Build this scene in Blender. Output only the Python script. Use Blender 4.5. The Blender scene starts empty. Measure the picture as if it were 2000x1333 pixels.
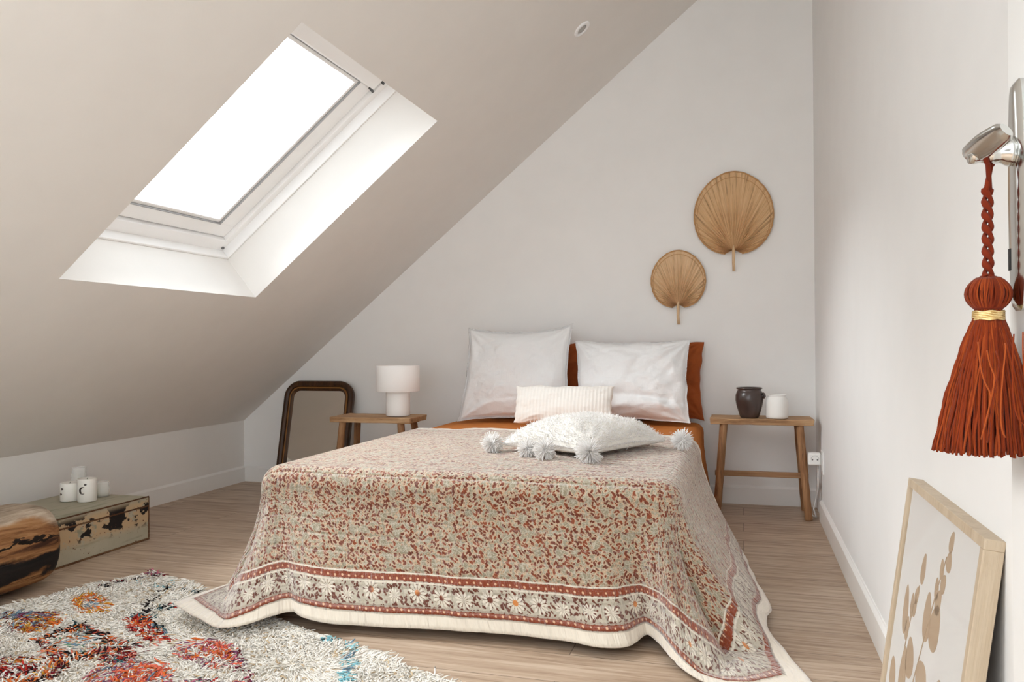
import bpy, bmesh, math, random
import numpy as np
from mathutils import Vector, Matrix, noise

# ------------------------------------------------------------------ camera, world, light, exposure
S = bpy.context.scene
S.view_settings.view_transform = 'Standard'
S.view_settings.look = 'None'
S.view_settings.gamma = 1.0
S.view_settings.use_curve_mapping = False
S.view_settings.exposure = 0.18
S.cycles.max_bounces = 14; S.cycles.diffuse_bounces = 10; S.cycles.transparent_max_bounces = 12

CAMZ = 0.9
YAW, PIT, ROL, FPX = 0.27720, 0.00493, -0.00623, 1580.45
cy, sy, cp, sp = math.cos(YAW), math.sin(YAW), math.cos(PIT), math.sin(PIT)
Fv = Vector((-sy * cp, cy * cp, sp)); r0 = Vector((cy, sy, 0)); u0 = r0.cross(Fv)
Rv = r0 * math.cos(ROL) + u0 * math.sin(ROL); Uv = -r0 * math.sin(ROL) + u0 * math.cos(ROL)
camd = bpy.data.cameras.new('camera'); cam = bpy.data.objects.new('camera', camd)
S.collection.objects.link(cam)
camd.sensor_width = 36; camd.lens = FPX / 2000 * 36
camd.clip_start = 0.05
cam.matrix_world = Matrix(((Rv.x, Uv.x, -Fv.x, 0), (Rv.y, Uv.y, -Fv.y, 0), (Rv.z, Uv.z, -Fv.z, CAMZ), (0, 0, 0, 1)))
S.camera = cam

w = bpy.data.worlds.new('overcast_sky'); S.world = w; w.use_nodes = True
w.node_tree.nodes['Background'].inputs[0].default_value = (0.855, 0.915, 0.955, 1)
w.node_tree.nodes['Background'].inputs[1].default_value = 3.15

# room numbers
REAR = -2.75
XL, XR, YB, YR = -3.2164, 0.3847, 4.7285, -0.8
ZK, AL = 0.405, 0.68931
S0, S1, WY0, WY1 = 1.1626, 2.4157, 2.3103, 3.5107
ES = Vector((math.cos(AL), 0, math.sin(AL))); EN = Vector((-math.sin(AL), 0, math.cos(AL)))
K0 = Vector((XL, 0, ZK))
def slope(s, y, d=0.0):
    p = K0 + ES * s + EN * d
    return Vector((p.x, y, p.z))

sd = bpy.data.lights.new('hazy_sun', 'SUN'); sd.energy = 15.0; sd.angle = math.radians(70); sd.color = (0.97, 0.995, 1.0)
so = bpy.data.objects.new('hazy_sun', sd); S.collection.objects.link(so); so.location = (-4, 2, 6)
so.rotation_euler = (-EN + Vector((0, 0.10, 0))).normalized().to_track_quat('-Z', 'Y').to_euler()

# ------------------------------------------------------------------ helpers
C = S.collection
def link(o, parent=None):
    C.objects.link(o)
    if parent is not None: o.parent = parent
    return o
def tag(o, label=None, cat=None, group=None, kind=None):
    if label: o['label'] = label
    if cat: o['category'] = cat
    if group: o['group'] = group
    if kind: o['kind'] = kind
    return o
def empty(name, loc=(0, 0, 0), rot=(0, 0, 0), label=None, cat=None, group=None, kind=None):
    o = bpy.data.objects.new(name, None); link(o); o.location = loc; o.rotation_euler = rot
    o.empty_display_size = 0.05
    return tag(o, label, cat, group, kind)
def obj(name, bm, m, parent=None, smooth=False, loc=None, rot=None):
    me = bpy.data.meshes.new(name); bmesh.ops.recalc_face_normals(bm, faces=bm.faces[:]); bm.to_mesh(me); bm.free()
    for mm in (m if isinstance(m, (list, tuple)) else [m]): me.materials.append(mm)
    if smooth:
        for p in me.polygons: p.use_smooth = True
    o = bpy.data.objects.new(name, me); link(o, parent)
    if loc is not None: o.location = loc
    if rot is not None: o.rotation_euler = rot
    return o
def bevel(o, wd=0.004, seg=2, ang=30):
    md = o.modifiers.new('bevel', 'BEVEL'); md.width = wd; md.segments = seg; md.limit_method = 'ANGLE'
    md.angle_limit = math.radians(ang); md.harden_normals = False
    return o
def autosmooth(o, deg=40):
    me = o.data
    for p in me.polygons: p.use_smooth = True
    bm = bmesh.new(); bm.from_mesh(me)
    for e in bm.edges:
        if len(e.link_faces) == 2 and e.calc_face_angle(0) > math.radians(deg): e.smooth = False
    bm.to_mesh(me); bm.free()
    return o
def box(bm, x0, x1, y0, y1, z0, z1, f=None):
    f = f or (lambda p: p)
    v = [bm.verts.new(f(Vector(p))) for p in ((x0,y0,z0),(x1,y0,z0),(x1,y1,z0),(x0,y1,z0),(x0,y0,z1),(x1,y0,z1),(x1,y1,z1),(x0,y1,z1))]
    for q in ((0,3,2,1),(4,5,6,7),(0,1,5,4),(1,2,6,5),(2,3,7,6),(3,0,4,7)): bm.faces.new([v[i] for i in q])
def hexa(bm, bottom, top):
    v = [bm.verts.new(Vector(p)) for p in list(bottom) + list(top)]
    for q in ((0,3,2,1),(4,5,6,7),(0,1,5,4),(1,2,6,5),(2,3,7,6),(3,0,4,7)): bm.faces.new([v[i] for i in q])
def lathe(bm, prof, n=48, cx=0, cy_=0, cap=True):
    rings = []
    for (r, z) in prof:
        if r < 1e-6: rings.append([bm.verts.new((cx, cy_, z))])
        else: rings.append([bm.verts.new((cx + r*math.cos(2*math.pi*i/n), cy_ + r*math.sin(2*math.pi*i/n), z)) for i in range(n)])
    for a, b in zip(rings[:-1], rings[1:]):
        for i in range(n):
            j = (i+1) % n
            if len(a) == 1 and len(b) == 1: continue
            if len(a) == 1: bm.faces.new((a[0], b[j], b[i]))
            elif len(b) == 1: bm.faces.new((a[i], a[j], b[0]))
            else: bm.faces.new((a[i], a[j], b[j], b[i]))
    return rings
def tube(bm, pts, rad, n=10, closed=False, cap=True, flat=1.0):
    pts = [Vector(p) for p in pts]; m = len(pts)
    rads = rad if isinstance(rad, (list, tuple)) else [rad]*m
    rings = []; up = Vector((0.13, 0.21, 1)).normalized(); prev = None
    for i, p in enumerate(pts):
        if closed: t = pts[(i+1) % m] - pts[i-1]
        else: t = pts[min(i+1, m-1)] - pts[max(i-1, 0)]
        if t.length < 1e-9: t = Vector((0, 0, 1))
        t.normalize()
        if prev is None:
            a = t.cross(up)
            if a.length < 0.05: a = t.cross(Vector((1, 0, 0)))
        else: a = prev - t * prev.dot(t)
        a.normalize(); prev = a; b = t.cross(a)
        rings.append([bm.verts.new(p + (a*math.cos(2*math.pi*k/n) + b*math.sin(2*math.pi*k/n)*flat)*rads[i]) for k in range(n)])
    rng = range(m) if closed else range(m-1)
    for i in rng:
        A, B = rings[i], rings[(i+1) % m]
        for k in range(n): bm.faces.new((A[k], A[(k+1) % n], B[(k+1) % n], B[k]))
    if cap and not closed:
        bm.faces.new(rings[0]); bm.faces.new(list(reversed(rings[-1])))
    return rings
def N(x, y=0, z=0): return noise.noise(Vector((x, y, z)))

# ------------------------------------------------------------------ materials
class Mat:
    def __init__(s, name, rough=0.6, spec=0.35, metal=0.0, sheen=0.0, sheen_tint=(1, 1, 1)):
        s.m = bpy.data.materials.new(name); s.m.use_nodes = True; s.t = s.m.node_tree
        s.b = s.t.nodes['Principled BSDF']; s.out = s.t.nodes['Material Output']
        s.set('Roughness', rough); s.set('Specular IOR Level', spec); s.set('Metallic', metal)
        if sheen: s.set('Sheen Weight', sheen); s.set('Sheen Roughness', 0.5); s.set('Sheen Tint', (*sheen_tint, 1))
        s.h = None
    def set(s, k, v):
        i = s.b.inputs[k]
        if hasattr(v, 'is_linked') or isinstance(v, bpy.types.NodeSocket): s.t.links.new(v, i)
        else: i.default_value = v if not (isinstance(v, tuple) and len(v) == 3 and k.endswith('Color')) else (*v, 1)
        return s
    def node(s, ty, ins=None, **kw):
        n = s.t.nodes.new(ty)
        for k, v in kw.items(): setattr(n, k, v)
        for k, v in (ins or {}).items():
            i = n.inputs[k]
            if isinstance(v, bpy.types.NodeSocket): s.t.links.new(v, i)
            else:
                if isinstance(v, tuple) and len(v) == 3 and i.type == 'RGBA': v = (*v, 1)
                i.default_value = v
        return n
    def coord(s, which='Object'): return s.node('ShaderNodeTexCoord').outputs[which]
    def mapping(s, vec, scale=(1, 1, 1), loc=(0, 0, 0), rot=(0, 0, 0)):
        return s.node('ShaderNodeMapping', {0: vec, 'Scale': scale, 'Location': loc, 'Rotation': rot}).outputs[0]
    def noise(s, vec, scale=5, detail=4, rough=0.5, dist=0.0, col=False):
        n = s.node('ShaderNodeTexNoise', {'Vector': vec, 'Scale': scale, 'Detail': detail, 'Roughness': rough, 'Distortion': dist})
        return n.outputs[1 if col else 0]
    def ramp(s, fac, stops, interp='LINEAR'):
        n = s.node('ShaderNodeValToRGB', {0: fac}); r = n.color_ramp; r.interpolation = interp
        while len(r.elements) < len(stops): r.elements.new(0.5)
        for e, (p, c) in zip(r.elements, stops):
            e.position = p; e.color = (*c, 1) if len(c) == 3 else c
        return n.outputs[0]
    def math(s, op, a, b=None, c=None, clamp=False):
        ins = {0: a}
        if b is not None: ins[1] = b
        if c is not None: ins[2] = c
        n = s.node('ShaderNodeMath', ins, operation=op); n.use_clamp = clamp
        return n.outputs[0]
    def mix(s, fac, a, b, mode='MIX'):
        n = s.node('ShaderNodeMix', data_type='RGBA', blend_type=mode)
        for i, v in ((0, fac), (6, a), (7, b)):
            if isinstance(v, bpy.types.NodeSocket): s.t.links.new(v, n.inputs[i])
            else: n.inputs[i].default_value = (*v, 1) if isinstance(v, tuple) and len(v) == 3 else v
        return n.outputs[2]
    def bump(s, height, strength=0.3, dist=0.01):
        ins = {'Height': height, 'Strength': strength, 'Distance': dist}
        if s.h is not None: ins['Normal'] = s.h
        s.h = s.node('ShaderNodeBump', ins).outputs[0]
        s.t.links.new(s.h, s.b.inputs['Normal'])
    def step(s, x, a, b):  # smooth 0..1 between a and b
        n = s.node('ShaderNodeMapRange', {0: x, 1: a, 2: b, 3: 0.0, 4: 1.0}, interpolation_type='SMOOTHSTEP')
        return n.outputs[0]
def rgb(r, g, b):
    f = lambda c: (c/255/12.92) if c/255 <= 0.04045 else ((c/255+0.055)/1.055)**2.4
    return (f(r), f(g), f(b))

def plain(name, col, rough=0.5, spec=0.4, metal=0.0, bump=0.0, bscale=60):
    m = Mat(name, rough, spec, metal)
    v = m.coord()
    n = m.noise(v, 6, 3)
    m.set('Base Color', m.mix(n, tuple(c*0.97 for c in col), tuple(min(1, c*1.03) for c in col)))
    if bump: m.bump(m.noise(v, bscale, 3), bump, 0.002)
    return m.m

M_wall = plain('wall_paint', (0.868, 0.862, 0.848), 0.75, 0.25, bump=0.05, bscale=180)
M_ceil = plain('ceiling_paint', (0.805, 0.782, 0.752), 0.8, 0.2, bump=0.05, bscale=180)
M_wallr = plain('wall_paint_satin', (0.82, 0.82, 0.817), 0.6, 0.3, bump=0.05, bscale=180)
M_trim = plain('trim_paint', (0.84, 0.83, 0.81), 0.4, 0.4)
M_door = plain('door_paint', (0.74, 0.735, 0.72), 0.4, 0.4)
M_winwhite = plain('window_lacquer', (0.93, 0.93, 0.93), 0.35, 0.4)
M_gasket = plain('dark_gasket', (0.12, 0.12, 0.12), 0.6)
M_seal = plain('grey_seal', (0.34, 0.34, 0.34), 0.6)
M_chrome = Mat('chrome', 0.16, 0.5, 1.0).set('Base Color', (0.62, 0.62, 0.60)).m
M_black = plain('black_void', (0.01, 0.01, 0.01), 0.6)
M_plastic = plain('white_plastic', (0.82, 0.82, 0.80), 0.3, 0.5)

def floor_mat():
    m = Mat('oak_laminate', 0.42, 0.4)
    v = m.coord()
    br = m.node('ShaderNodeTexBrick', {'Vector': v, 'Color1': (0, 0, 0), 'Color2': (1, 1, 1), 'Mortar': (0.5, 0.5, 0.5), 'Scale': 1.0,
                'Mortar Size': 0.0012, 'Mortar Smooth': 0.3, 'Bias': 0.0, 'Brick Width': 1.32, 'Row Height': 0.192}, offset=0.37, offset_frequency=2)
    rnd = br.outputs[0]
    # per plank shift of the grain
    sh = m.node('ShaderNodeCombineXYZ', {0: m.math('MULTIPLY', rnd, 7.3), 1: m.math('MULTIPLY', rnd, 3.1), 2: rnd}).outputs[0]
    vv = m.node('ShaderNodeVectorMath', {0: v, 1: sh}, operation='ADD').outputs[0]
    g1 = m.noise(m.mapping(vv, (1.0, 16, 1)), 3.2, 6, 0.62, 0.6)
    g2 = m.noise(m.mapping(vv, (0.8, 40, 1)), 5, 3, 0.5)
    col = m.ramp(g1, [(0.27, rgb(132, 108, 88)), (0.45, rgb(174, 151, 129)), (0.62, rgb(197, 177, 156)), (0.8, rgb(210, 193, 173))])
    col = m.mix(m.math('MULTIPLY', m.math('SUBTRACT', rnd, 0.3), 0.35, clamp=True), col, rgb(148, 120, 98))
    col = m.mix(m.step(g2, 0.62, 0.78), col, rgb(150, 122, 98))
    col = m.mix(br.outputs[1], col, rgb(84, 66, 52))
    m.set('Base Color', col)
    m.set('Roughness', m.node('ShaderNodeMapRange', {0: g1, 3: 0.5, 4: 0.36}).outputs[0])
    m.bump(m.math('SUBTRACT', m.math('MULTIPLY', g2, 0.3), br.outputs[1]), 0.25, 0.002)
    return m.m
M_floor = floor_mat()

def wood(name, dark, mid, light, axis=0, scale=1.0, rough=0.65, cracks=0.5):
    m = Mat(name, rough, 0.3)
    v = m.coord()
    sc = [9, 9, 9]; sc[axis] = 0.9
    g = m.noise(m.mapping(v, tuple(c*scale for c in sc)), 3.0, 7, 0.62, 1.2)
    sc2 = [60, 60, 60]; sc2[axis] = 2.2
    f = m.noise(m.mapping(v, tuple(c*scale for c in sc2)), 2.2, 4, 0.6)
    big = m.noise(v, 5.0*scale, 3)
    col = m.ramp(g, [(0.28, dark), (0.48, mid), (0.72, light)])
    col = m.mix(m.step(f, 0.60, 0.72), col, tuple(c*cracks for c in dark))
    col = m.mix(m.math('MULTIPLY', big, 0.45), col, mid)
    m.set('Base Color', col)
    m.bump(m.math('ADD', m.math('MULTIPLY', g, 0.6), m.math('MULTIPLY', f, -0.6)), 0.6, 0.004)
    return m.m
M_elm_top = wood('old_elm_top', rgb(110, 76, 50), rgb(176, 138, 100), rgb(212, 180, 142), 0)
M_elm_leg = wood('old_elm_leg', rgb(92, 60, 38), rgb(146, 106, 72), rgb(184, 146, 108), 2)
M_elm_rail = wood('old_elm_rail', rgb(98, 66, 44), rgb(148, 110, 78), rgb(182, 146, 110), 0)
M_frame_wood = wood('pale_ash_frame', rgb(172, 152, 126), rgb(190, 172, 148), rgb(204, 188, 166), 2, 1.0, 0.5, 0.92)

def fabric(name, col, col2=None, bscale=350, bstr=0.15, wr=14, wstr=0.25, sheen=0.2, rough=0.9, gauze=False, ribs=None):
    m = Mat(name, rough, 0.15, sheen=sheen)
    v = m.coord()
    n = m.noise(v, 9, 4)
    m.set('Base Color', m.mix(n, col, col2 or tuple(c*0.93 for c in col)))
    m.bump(m.noise(v, wr, 5, 0.6, 0.5), wstr, 0.02)
    m.bump(m.noise(v, bscale, 2), bstr, 0.002)
    if gauze:
        m.bump(m.noise(m.mapping(v, (150, 30, 30)), 1.0, 3, 0.6), 0.35, 0.004)
        m.bump(m.noise(m.mapping(v, (30, 30, 150)), 1.0, 3, 0.6), 0.25, 0.004)
    if ribs:
        wv = m.node('ShaderNodeTexWave', {'Vector': v, 'Scale': ribs, 'Distortion': 0.6, 'Detail': 2.0, 'Detail Scale': 3.0}, bands_direction='X').outputs[1]
        m.bump(wv, 0.4, 0.003)
        m.set('Base Color', m.mix(wv, tuple(c*0.96 for c in col), col))
    return m.m
M_sheet = fabric('rust_linen_sheet', rgb(196, 124, 62), rgb(182, 106, 50), wr=9, wstr=0.35, sheen=0.0)
M_rust = fabric('dark_rust_linen', rgb(160, 84, 40), rgb(140, 68, 32), wr=12, wstr=0.4, sheen=0.1)
M_white = fabric('white_cotton_gauze', (0.86, 0.865, 0.87), (0.83, 0.835, 0.84), gauze=True, wr=10, wstr=0.3)
M_cream_rib = fabric('cream_ribbed_knit', rgb(236, 232, 226), ribs=17, wr=10, wstr=0.1)
M_pom = fabric('ivory_bouclé', rgb(236, 234, 229), rgb(224, 219, 210), wr=40, wstr=0.3, bscale=200, bstr=0.5)
M_hem = fabric('white_hem', rgb(232, 224, 212))

# quilt -----------------------------------------------------------------------
def quilt_mat(L, W):
    m = Mat('block_print_quilt', 0.85, 0.2, sheen=0.85, sheen_tint=(1, 0.95, 0.92))
    uv = m.node('ShaderNodeUVMap', uv_map='cloth').outputs[0]
    sx = m.node('ShaderNodeSeparateXYZ', {0: uv}); u, v = sx.outputs[0], sx.outputs[1]
    hd = m.math('MINIMUM', m.math('MINIMUM', u, m.math('SUBTRACT', W, u)), v)       # distance to the side and foot hems
    head = m.math('SUBTRACT', L, v)
    hd2 = m.math('ADD', hd, m.math('MULTIPLY', m.math('SUBTRACT', m.noise(uv, 30, 2), 0.5), 0.003))
    rust, white, ground, brown, orange = rgb(106, 42, 16), rgb(222, 212, 196), rgb(148, 138, 114), rgb(92, 46, 26), rgb(206, 128, 62)
    warp = m.node('ShaderNodeVectorMath', {0: uv, 1: m.node('ShaderNodeVectorMath', {0: m.noise(uv, 26, 3, col=True), 'Scale': 0.014}, operation='SCALE').outputs[0]}, operation='ADD').outputs[0]
    # leaves: elongated cells in two orientations
    def leaves(rot, sc, th):
        vo = m.node('ShaderNodeTexVoronoi', {'Vector': m.mapping(m.mapping(warp, rot=(0, 0, rot)), (sc, sc*1.8, 1)), 'Scale': 1.0, 'Randomness': 0.95}, feature='F1')
        return m.step(vo.outputs[0], th, th-0.08), m.step(vo.outputs[0], th+0.14, th+0.06)
    la, ca = leaves(0.75, 50, 0.42); lb, cb = leaves(-0.85, 56, 0.40)
    leaf = m.math('MAXIMUM', la, lb)
    cl = m.node('ShaderNodeTexVoronoi', {'Vector': warp, 'Scale': 17.0, 'Randomness': 0.7}, feature='F1').outputs[0]
    cmask = m.step(cl, 0.20, 0.32)
    col = m.mix(m.step(m.noise(uv, 260, 2), 0.50, 0.60), ground, rgb(178, 170, 150))
    vein = m.node('ShaderNodeTexVoronoi', {'Vector': warp, 'Scale': 62.0}, feature='DISTANCE_TO_EDGE').outputs[0]
    col = m.mix(m.math('MULTIPLY', m.step(vein, 0.10, 0.04), 0.35), col, white)
    col = m.mix(m.math('MULTIPLY', m.math('MULTIPLY', m.math('MAXIMUM', ca, cb), cmask), 0.7), col, rgb(206, 172, 140))
    leafm = m.math('MULTIPLY', leaf, cmask)
    lc = m.mix(m.step(m.noise(uv, 34, 1), 0.45, 0.6), rust, rgb(136, 62, 28))
    body = m.mix(leafm, col, lc)
    # flower band
    side_d = m.math('MINIMUM', u, m.math('SUBTRACT', W, u))
    foot = m.math('LESS_THAN', v, side_d)
    along = m.math('ADD', m.math('MULTIPLY', u, foot), m.math('MULTIPLY', v, m.math('SUBTRACT', 1.0, foot)))
    bc = m.node('ShaderNodeCombineXYZ', {0: m.math('MULTIPLY', along, 12.6), 1: m.math('MULTIPLY_ADD', m.math('SUBTRACT', hd, 0.0960), 12.6, 0.14), 2: 0.0}).outputs[0]
    vo = m.node('ShaderNodeTexVoronoi', {'Vector': bc, 'Scale': 1.0, 'Randomness': 0.28}, feature='F1')
    dv = m.node('ShaderNodeVectorMath', {0: bc, 1: vo.outputs[2]}, operation='SUBTRACT').outputs[0]
    ds = m.node('ShaderNodeSeparateXYZ', {0: dv})
    ang = m.math('ARCTAN2', ds.outputs[1], ds.outputs[0])
    pet = m.math('MULTIPLY_ADD', m.math('COSINE', m.math('MULTIPLY', ang, 11.0)), 0.07, 0.33)
    petal = m.step(m.math('SUBTRACT', pet, vo.outputs[0]), 0.0, 0.03)
    ctr = m.step(vo.outputs[0], 0.14, 0.11)
    band = m.mix(leaf, m.mix(0.5, ground, white), m.mix(m.noise(uv, 60, 1), brown, rust))
    band = m.mix(petal, band, white)
    ray = m.math('MULTIPLY', petal, m.step(m.math('COSINE', m.math('MULTIPLY', ang, 11.0)), -0.5, -0.9))
    band = m.mix(ray, band, rgb(140, 120, 96))
    band = m.mix(ctr, band, m.mix(m.step(m.noise(uv, 9, 0), 0.45, 0.55), rust, orange))
    # stripes with dots
    dots = m.node('ShaderNodeTexVoronoi', {'Vector': m.mapping(uv, (42, 42, 1)), 'Scale': 1.0, 'Randomness': 0.12}, feature='F1').outputs[0]
    stripe = m.mix(m.step(dots, 0.20, 0.13), rgb(136, 58, 26), rgb(222, 176, 140))
    def between(x, a, b, e=0.0012):
        return m.math('MULTIPLY', m.step(x, a-e, a+e), m.step(x, b+e, b-e))
    c = m.mix(m.step(hd2, 0.148, 0.150), band, body)
    c = m.mix(between(hd2, 0.158, 0.162), c, white)
    c = m.mix(between(hd2, 0.136, 0.156), c, stripe)
    c = m.mix(between(hd2, 0.128, 0.133), c, white)
    c = m.mix(between(hd2, 0.058, 0.061), c, m.mix(0.4, white, rust))
    c = m.mix(between(hd2, 0.040, 0.056), c, stripe)
    c = m.mix(m.step(hd2, 0.040, 0.038), c, white)
    c = m.mix(m.step(head, 0.100, 0.098), c, rgb(136, 58, 26))
    c = m.mix(m.step(head, 0.080, 0.078), c, white)
    m.set('Base Color', c)
    isbody = m.step(hd, 0.034, 0.044)
    q = m.noise(m.mapping(uv, (95, 22, 1)), 1.0, 4, 0.65, 0.4)
    q2 = m.noise(m.mapping(uv, (26, 70, 1)), 1.0, 3, 0.6, 0.3)
    st = m.math('PINGPONG', m.math('MULTIPLY', v, 1/0.055), 0.5)          # stitched rows
    st = m.step(st, 0.0, 0.16)
    hh = m.math('MULTIPLY', m.math('ADD', m.math('ADD', m.math('MULTIPLY', q, 0.8), m.math('MULTIPLY', q2, 0.6)), m.math('MULTIPLY', st, 0.4)), isbody)
    m.bump(m.noise(m.mapping(uv, (34, 5, 1)), 1.0, 3, 0.55, 0.3), 0.7, 0.022)
    m.bump(hh, 0.95, 0.011)
    return m.m

# ------------------------------------------------------------------ the room
def struct(name, bm, m, smooth=False):
    return tag(obj(name, bm, m, None, smooth), kind='structure')
bm = bmesh.new(); box(bm, XL-0.1, XR+0.1, YR-0.1, YB+0.1, -0.12, 0.0); struct('floor', bm, M_floor)
bm = bmesh.new(); box(bm, XL-0.12, XR+0.12, YB, YB+0.12, 0.0, 3.75); struct('wall_back', bm, M_wall)
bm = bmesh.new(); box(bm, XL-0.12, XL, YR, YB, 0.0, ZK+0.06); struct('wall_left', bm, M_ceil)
bm = bmesh.new(); box(bm, XR, XR+0.12, YR, YB, 0.0, 3.75); struct('wall_right', bm, M_wallr)
bm = bmesh.new(); box(bm, XL-0.12, XR+0.12, YR-0.12, YR, 0.0, 0.45); struct('added_rear_parapet', bm, M_wall)  # added unseen low wall: blocks low frontal light, sky fill passes above
bm = bmesh.new()
sl = lambda p: slope(p.x, p.y, p.z)
DW = 0.30
smax = (XR - XL)/math.cos(AL) + 0.05
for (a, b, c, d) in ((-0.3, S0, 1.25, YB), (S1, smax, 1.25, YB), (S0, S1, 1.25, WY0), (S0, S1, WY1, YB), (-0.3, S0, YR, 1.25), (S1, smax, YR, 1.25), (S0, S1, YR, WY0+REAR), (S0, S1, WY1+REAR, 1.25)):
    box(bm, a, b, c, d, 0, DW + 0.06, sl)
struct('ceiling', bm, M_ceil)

def base_prof(bm, a, b, inward, h=0.103, t=0.014):
    a, b = Vector(a), Vector(b); n = Vector(inward)
    pr = [(0, 0), (t, 0), (t, h-0.012), (t*0.75, h-0.008), (t*0.35, h-0.003), (t*0.25, h), (0, h)]
    ra = [bm.verts.new(a + n*o + Vector((0, 0, z))) for o, z in pr]; rb = [bm.verts.new(b + n*o + Vector((0, 0, z))) for o, z in pr]
    k = len(pr)
    for i in range(k): bm.faces.new((ra[i], ra[(i+1) % k], rb[(i+1) % k], rb[i]))
    bm.faces.new(ra); bm.faces.new(list(reversed(rb)))
bm = bmesh.new(); base_prof(bm, (XL, YB, 0), (XR, YB, 0), (0, -1, 0)); struct('baseboard_back', bm, M_trim)
bm = bmesh.new(); base_prof(bm, (XL, YR, 0), (XL, YB-0.002, 0), (1, 0, 0)); struct('baseboard_left', bm, M_trim)
bm = bmesh.new(); base_prof(bm, (XR, YR, 0), (XR, 4.385, 0), (-1, 0, 0)); struct('baseboard_right', bm, M_trim)

# skylights -------------------------------------------------------------------
def ring(bm, s0, s1, y0, y1, t0, t1, l, r, d0, d1):     # rectangular ring: t0 bottom width, t1 top width, l near, r far
    for (a, b, c, d) in ((s0, s0+t0, y0, y1), (s1-t1, s1, y0, y1), (s0+t0, s1-t1, y0, y0+l), (s0+t0, s1-t1, y1-r, y1)):
        box(bm, a, b, c, d, d0, d1, sl)
def glass_mat():
    m = bpy.data.materials.new('window_glass'); m.use_nodes = True; t = m.node_tree; t.nodes.clear()
    o = t.nodes.new('ShaderNodeOutputMaterial'); mx = t.nodes.new('ShaderNodeMixShader'); mx.inputs[0].default_value = 0.04
    a = t.nodes.new('ShaderNodeBsdfTransparent'); b = t.nodes.new('ShaderNodeBsdfGlossy'); b.inputs['Roughness'].default_value = 0.02
    t.links.new(a.outputs[0], mx.inputs[1]); t.links.new(b.outputs[0], mx.inputs[2]); t.links.new(mx.outputs[0], o.inputs[0])
    return m
M_glass = glass_mat()
def skylight(name, dy):
    root = empty(name, slope((S0+S1)/2, (WY0+WY1)/2+dy, DW), kind='structure')
    inv = Matrix.Translation(-root.location)
    y0, y1 = WY0+dy, WY1+dy
    def part(nm, bm, m, bv=0.003):
        bmesh.ops.transform(bm, matrix=inv, verts=bm.verts[:]); o = obj(nm, bm, m, root); bevel(o, bv, 2); return o
    bm = bmesh.new()
    ring(bm, S0, S1, y0, y1, 0.012, 0.012, 0.012, 0.012, DW-0.05, DW+0.02)
    ring(bm, S0, S1, y0, y1, 0.075, 0.05, 0.05, 0.05, DW+0.0, DW+0.09)
    part('window_frame', bm, M_winwhite)
    bm = bmesh.new(); ring(bm, S0+0.07, S1-0.045, y0+0.045, y1-0.045, 0.012, 0.012, 0.012, 0.012, DW+0.035, DW+0.075); part('gasket', bm, M_seal, 0.001)
    bm = bmesh.new(); ring(bm, S0+0.080, S1-0.052, y0+0.052, y1-0.052, 0.075, 0.085, 0.11, 0.11, DW+0.02, DW+0.085); part('sash', bm, M_winwhite, 0.004)
    bm = bmesh.new(); ring(bm, S0+0.152, S1-0.135, y0+0.16, y1-0.160, 0.004, 0.004, 0.004, 0.004, DW+0.018, DW+0.03); part('glazing_seal', bm, M_seal, 0.0005)
    bm = bmesh.new(); ring(bm, S0+0.156, S1-0.139, y0+0.164, y1-0.164, 0.018, 0.018, 0.018, 0.018, DW+0.028, DW+0.085); part('glazing_bead', bm, M_winwhite, 0.002)
    bm = bmesh.new(); box(bm, S1-0.128, S1-0.062, y0+0.07, y1-0.075, DW-0.005, DW+0.025, sl); part('ventilation_bar', bm, M_winwhite, 0.006)
    bm = bmesh.new()
    for (ss, yy) in ((S1-0.135, y1-0.072), (S1-0.075, y1-0.055), (S0+0.03, y1-0.03)):
        box(bm, ss-0.006, ss+0.006, yy-0.006, yy+0.006, DW-0.008, DW+0.02, sl)
    part('screw', bm, M_gasket, 0.001)
    bm = bmesh.new(); box(bm, S0+0.16, S1-0.143, y0+0.168, y1-0.168, DW+0.066, DW+0.072, sl); part('pane', bm, M_glass, 0.0005)
    return root
skylight('window_1', 0.0)
skylight('added_fill_window', REAR)  # added roof window out of view, there to bring in fill light

# recessed spot in the slope ---------------------------------------------------
sp_c = Vector((-0.743, 3.889, 0)); sS = (sp_c.x - XL)/math.cos(AL)
spot = empty('recessed_ceiling_light', slope(sS, 3.889), label='small round white recessed spotlight in the sloped ceiling above the bed', cat='light')
spot.rotation_euler = Matrix((ES, Vector((0, 1, 0)), ES.cross(Vector((0, 1, 0))))).transposed().to_euler()
bm = bmesh.new(); lathe(bm, [(0.030, -0.012), (0.030, -0.001), (0.032, 0.002), (0.041, 0.003), (0.045, 0.001), (0.045, -0.004)] if False else [(0.028, -0.002), (0.030, -0.008), (0.044, -0.007), (0.047, -0.002), (0.047, 0.0)], 40)
ob = obj('trim_ring', bm, M_winwhite, spot, True)
bm = bmesh.new(); lathe(bm, [(0, -0.004), (0.012, -0.0045), (0.027, -0.003), (0.028, -0.001)], 32)
obj('lamp_face', bm, plain('spot_lens_grey', (0.42, 0.41, 0.39), 0.25), spot, True)

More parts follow.
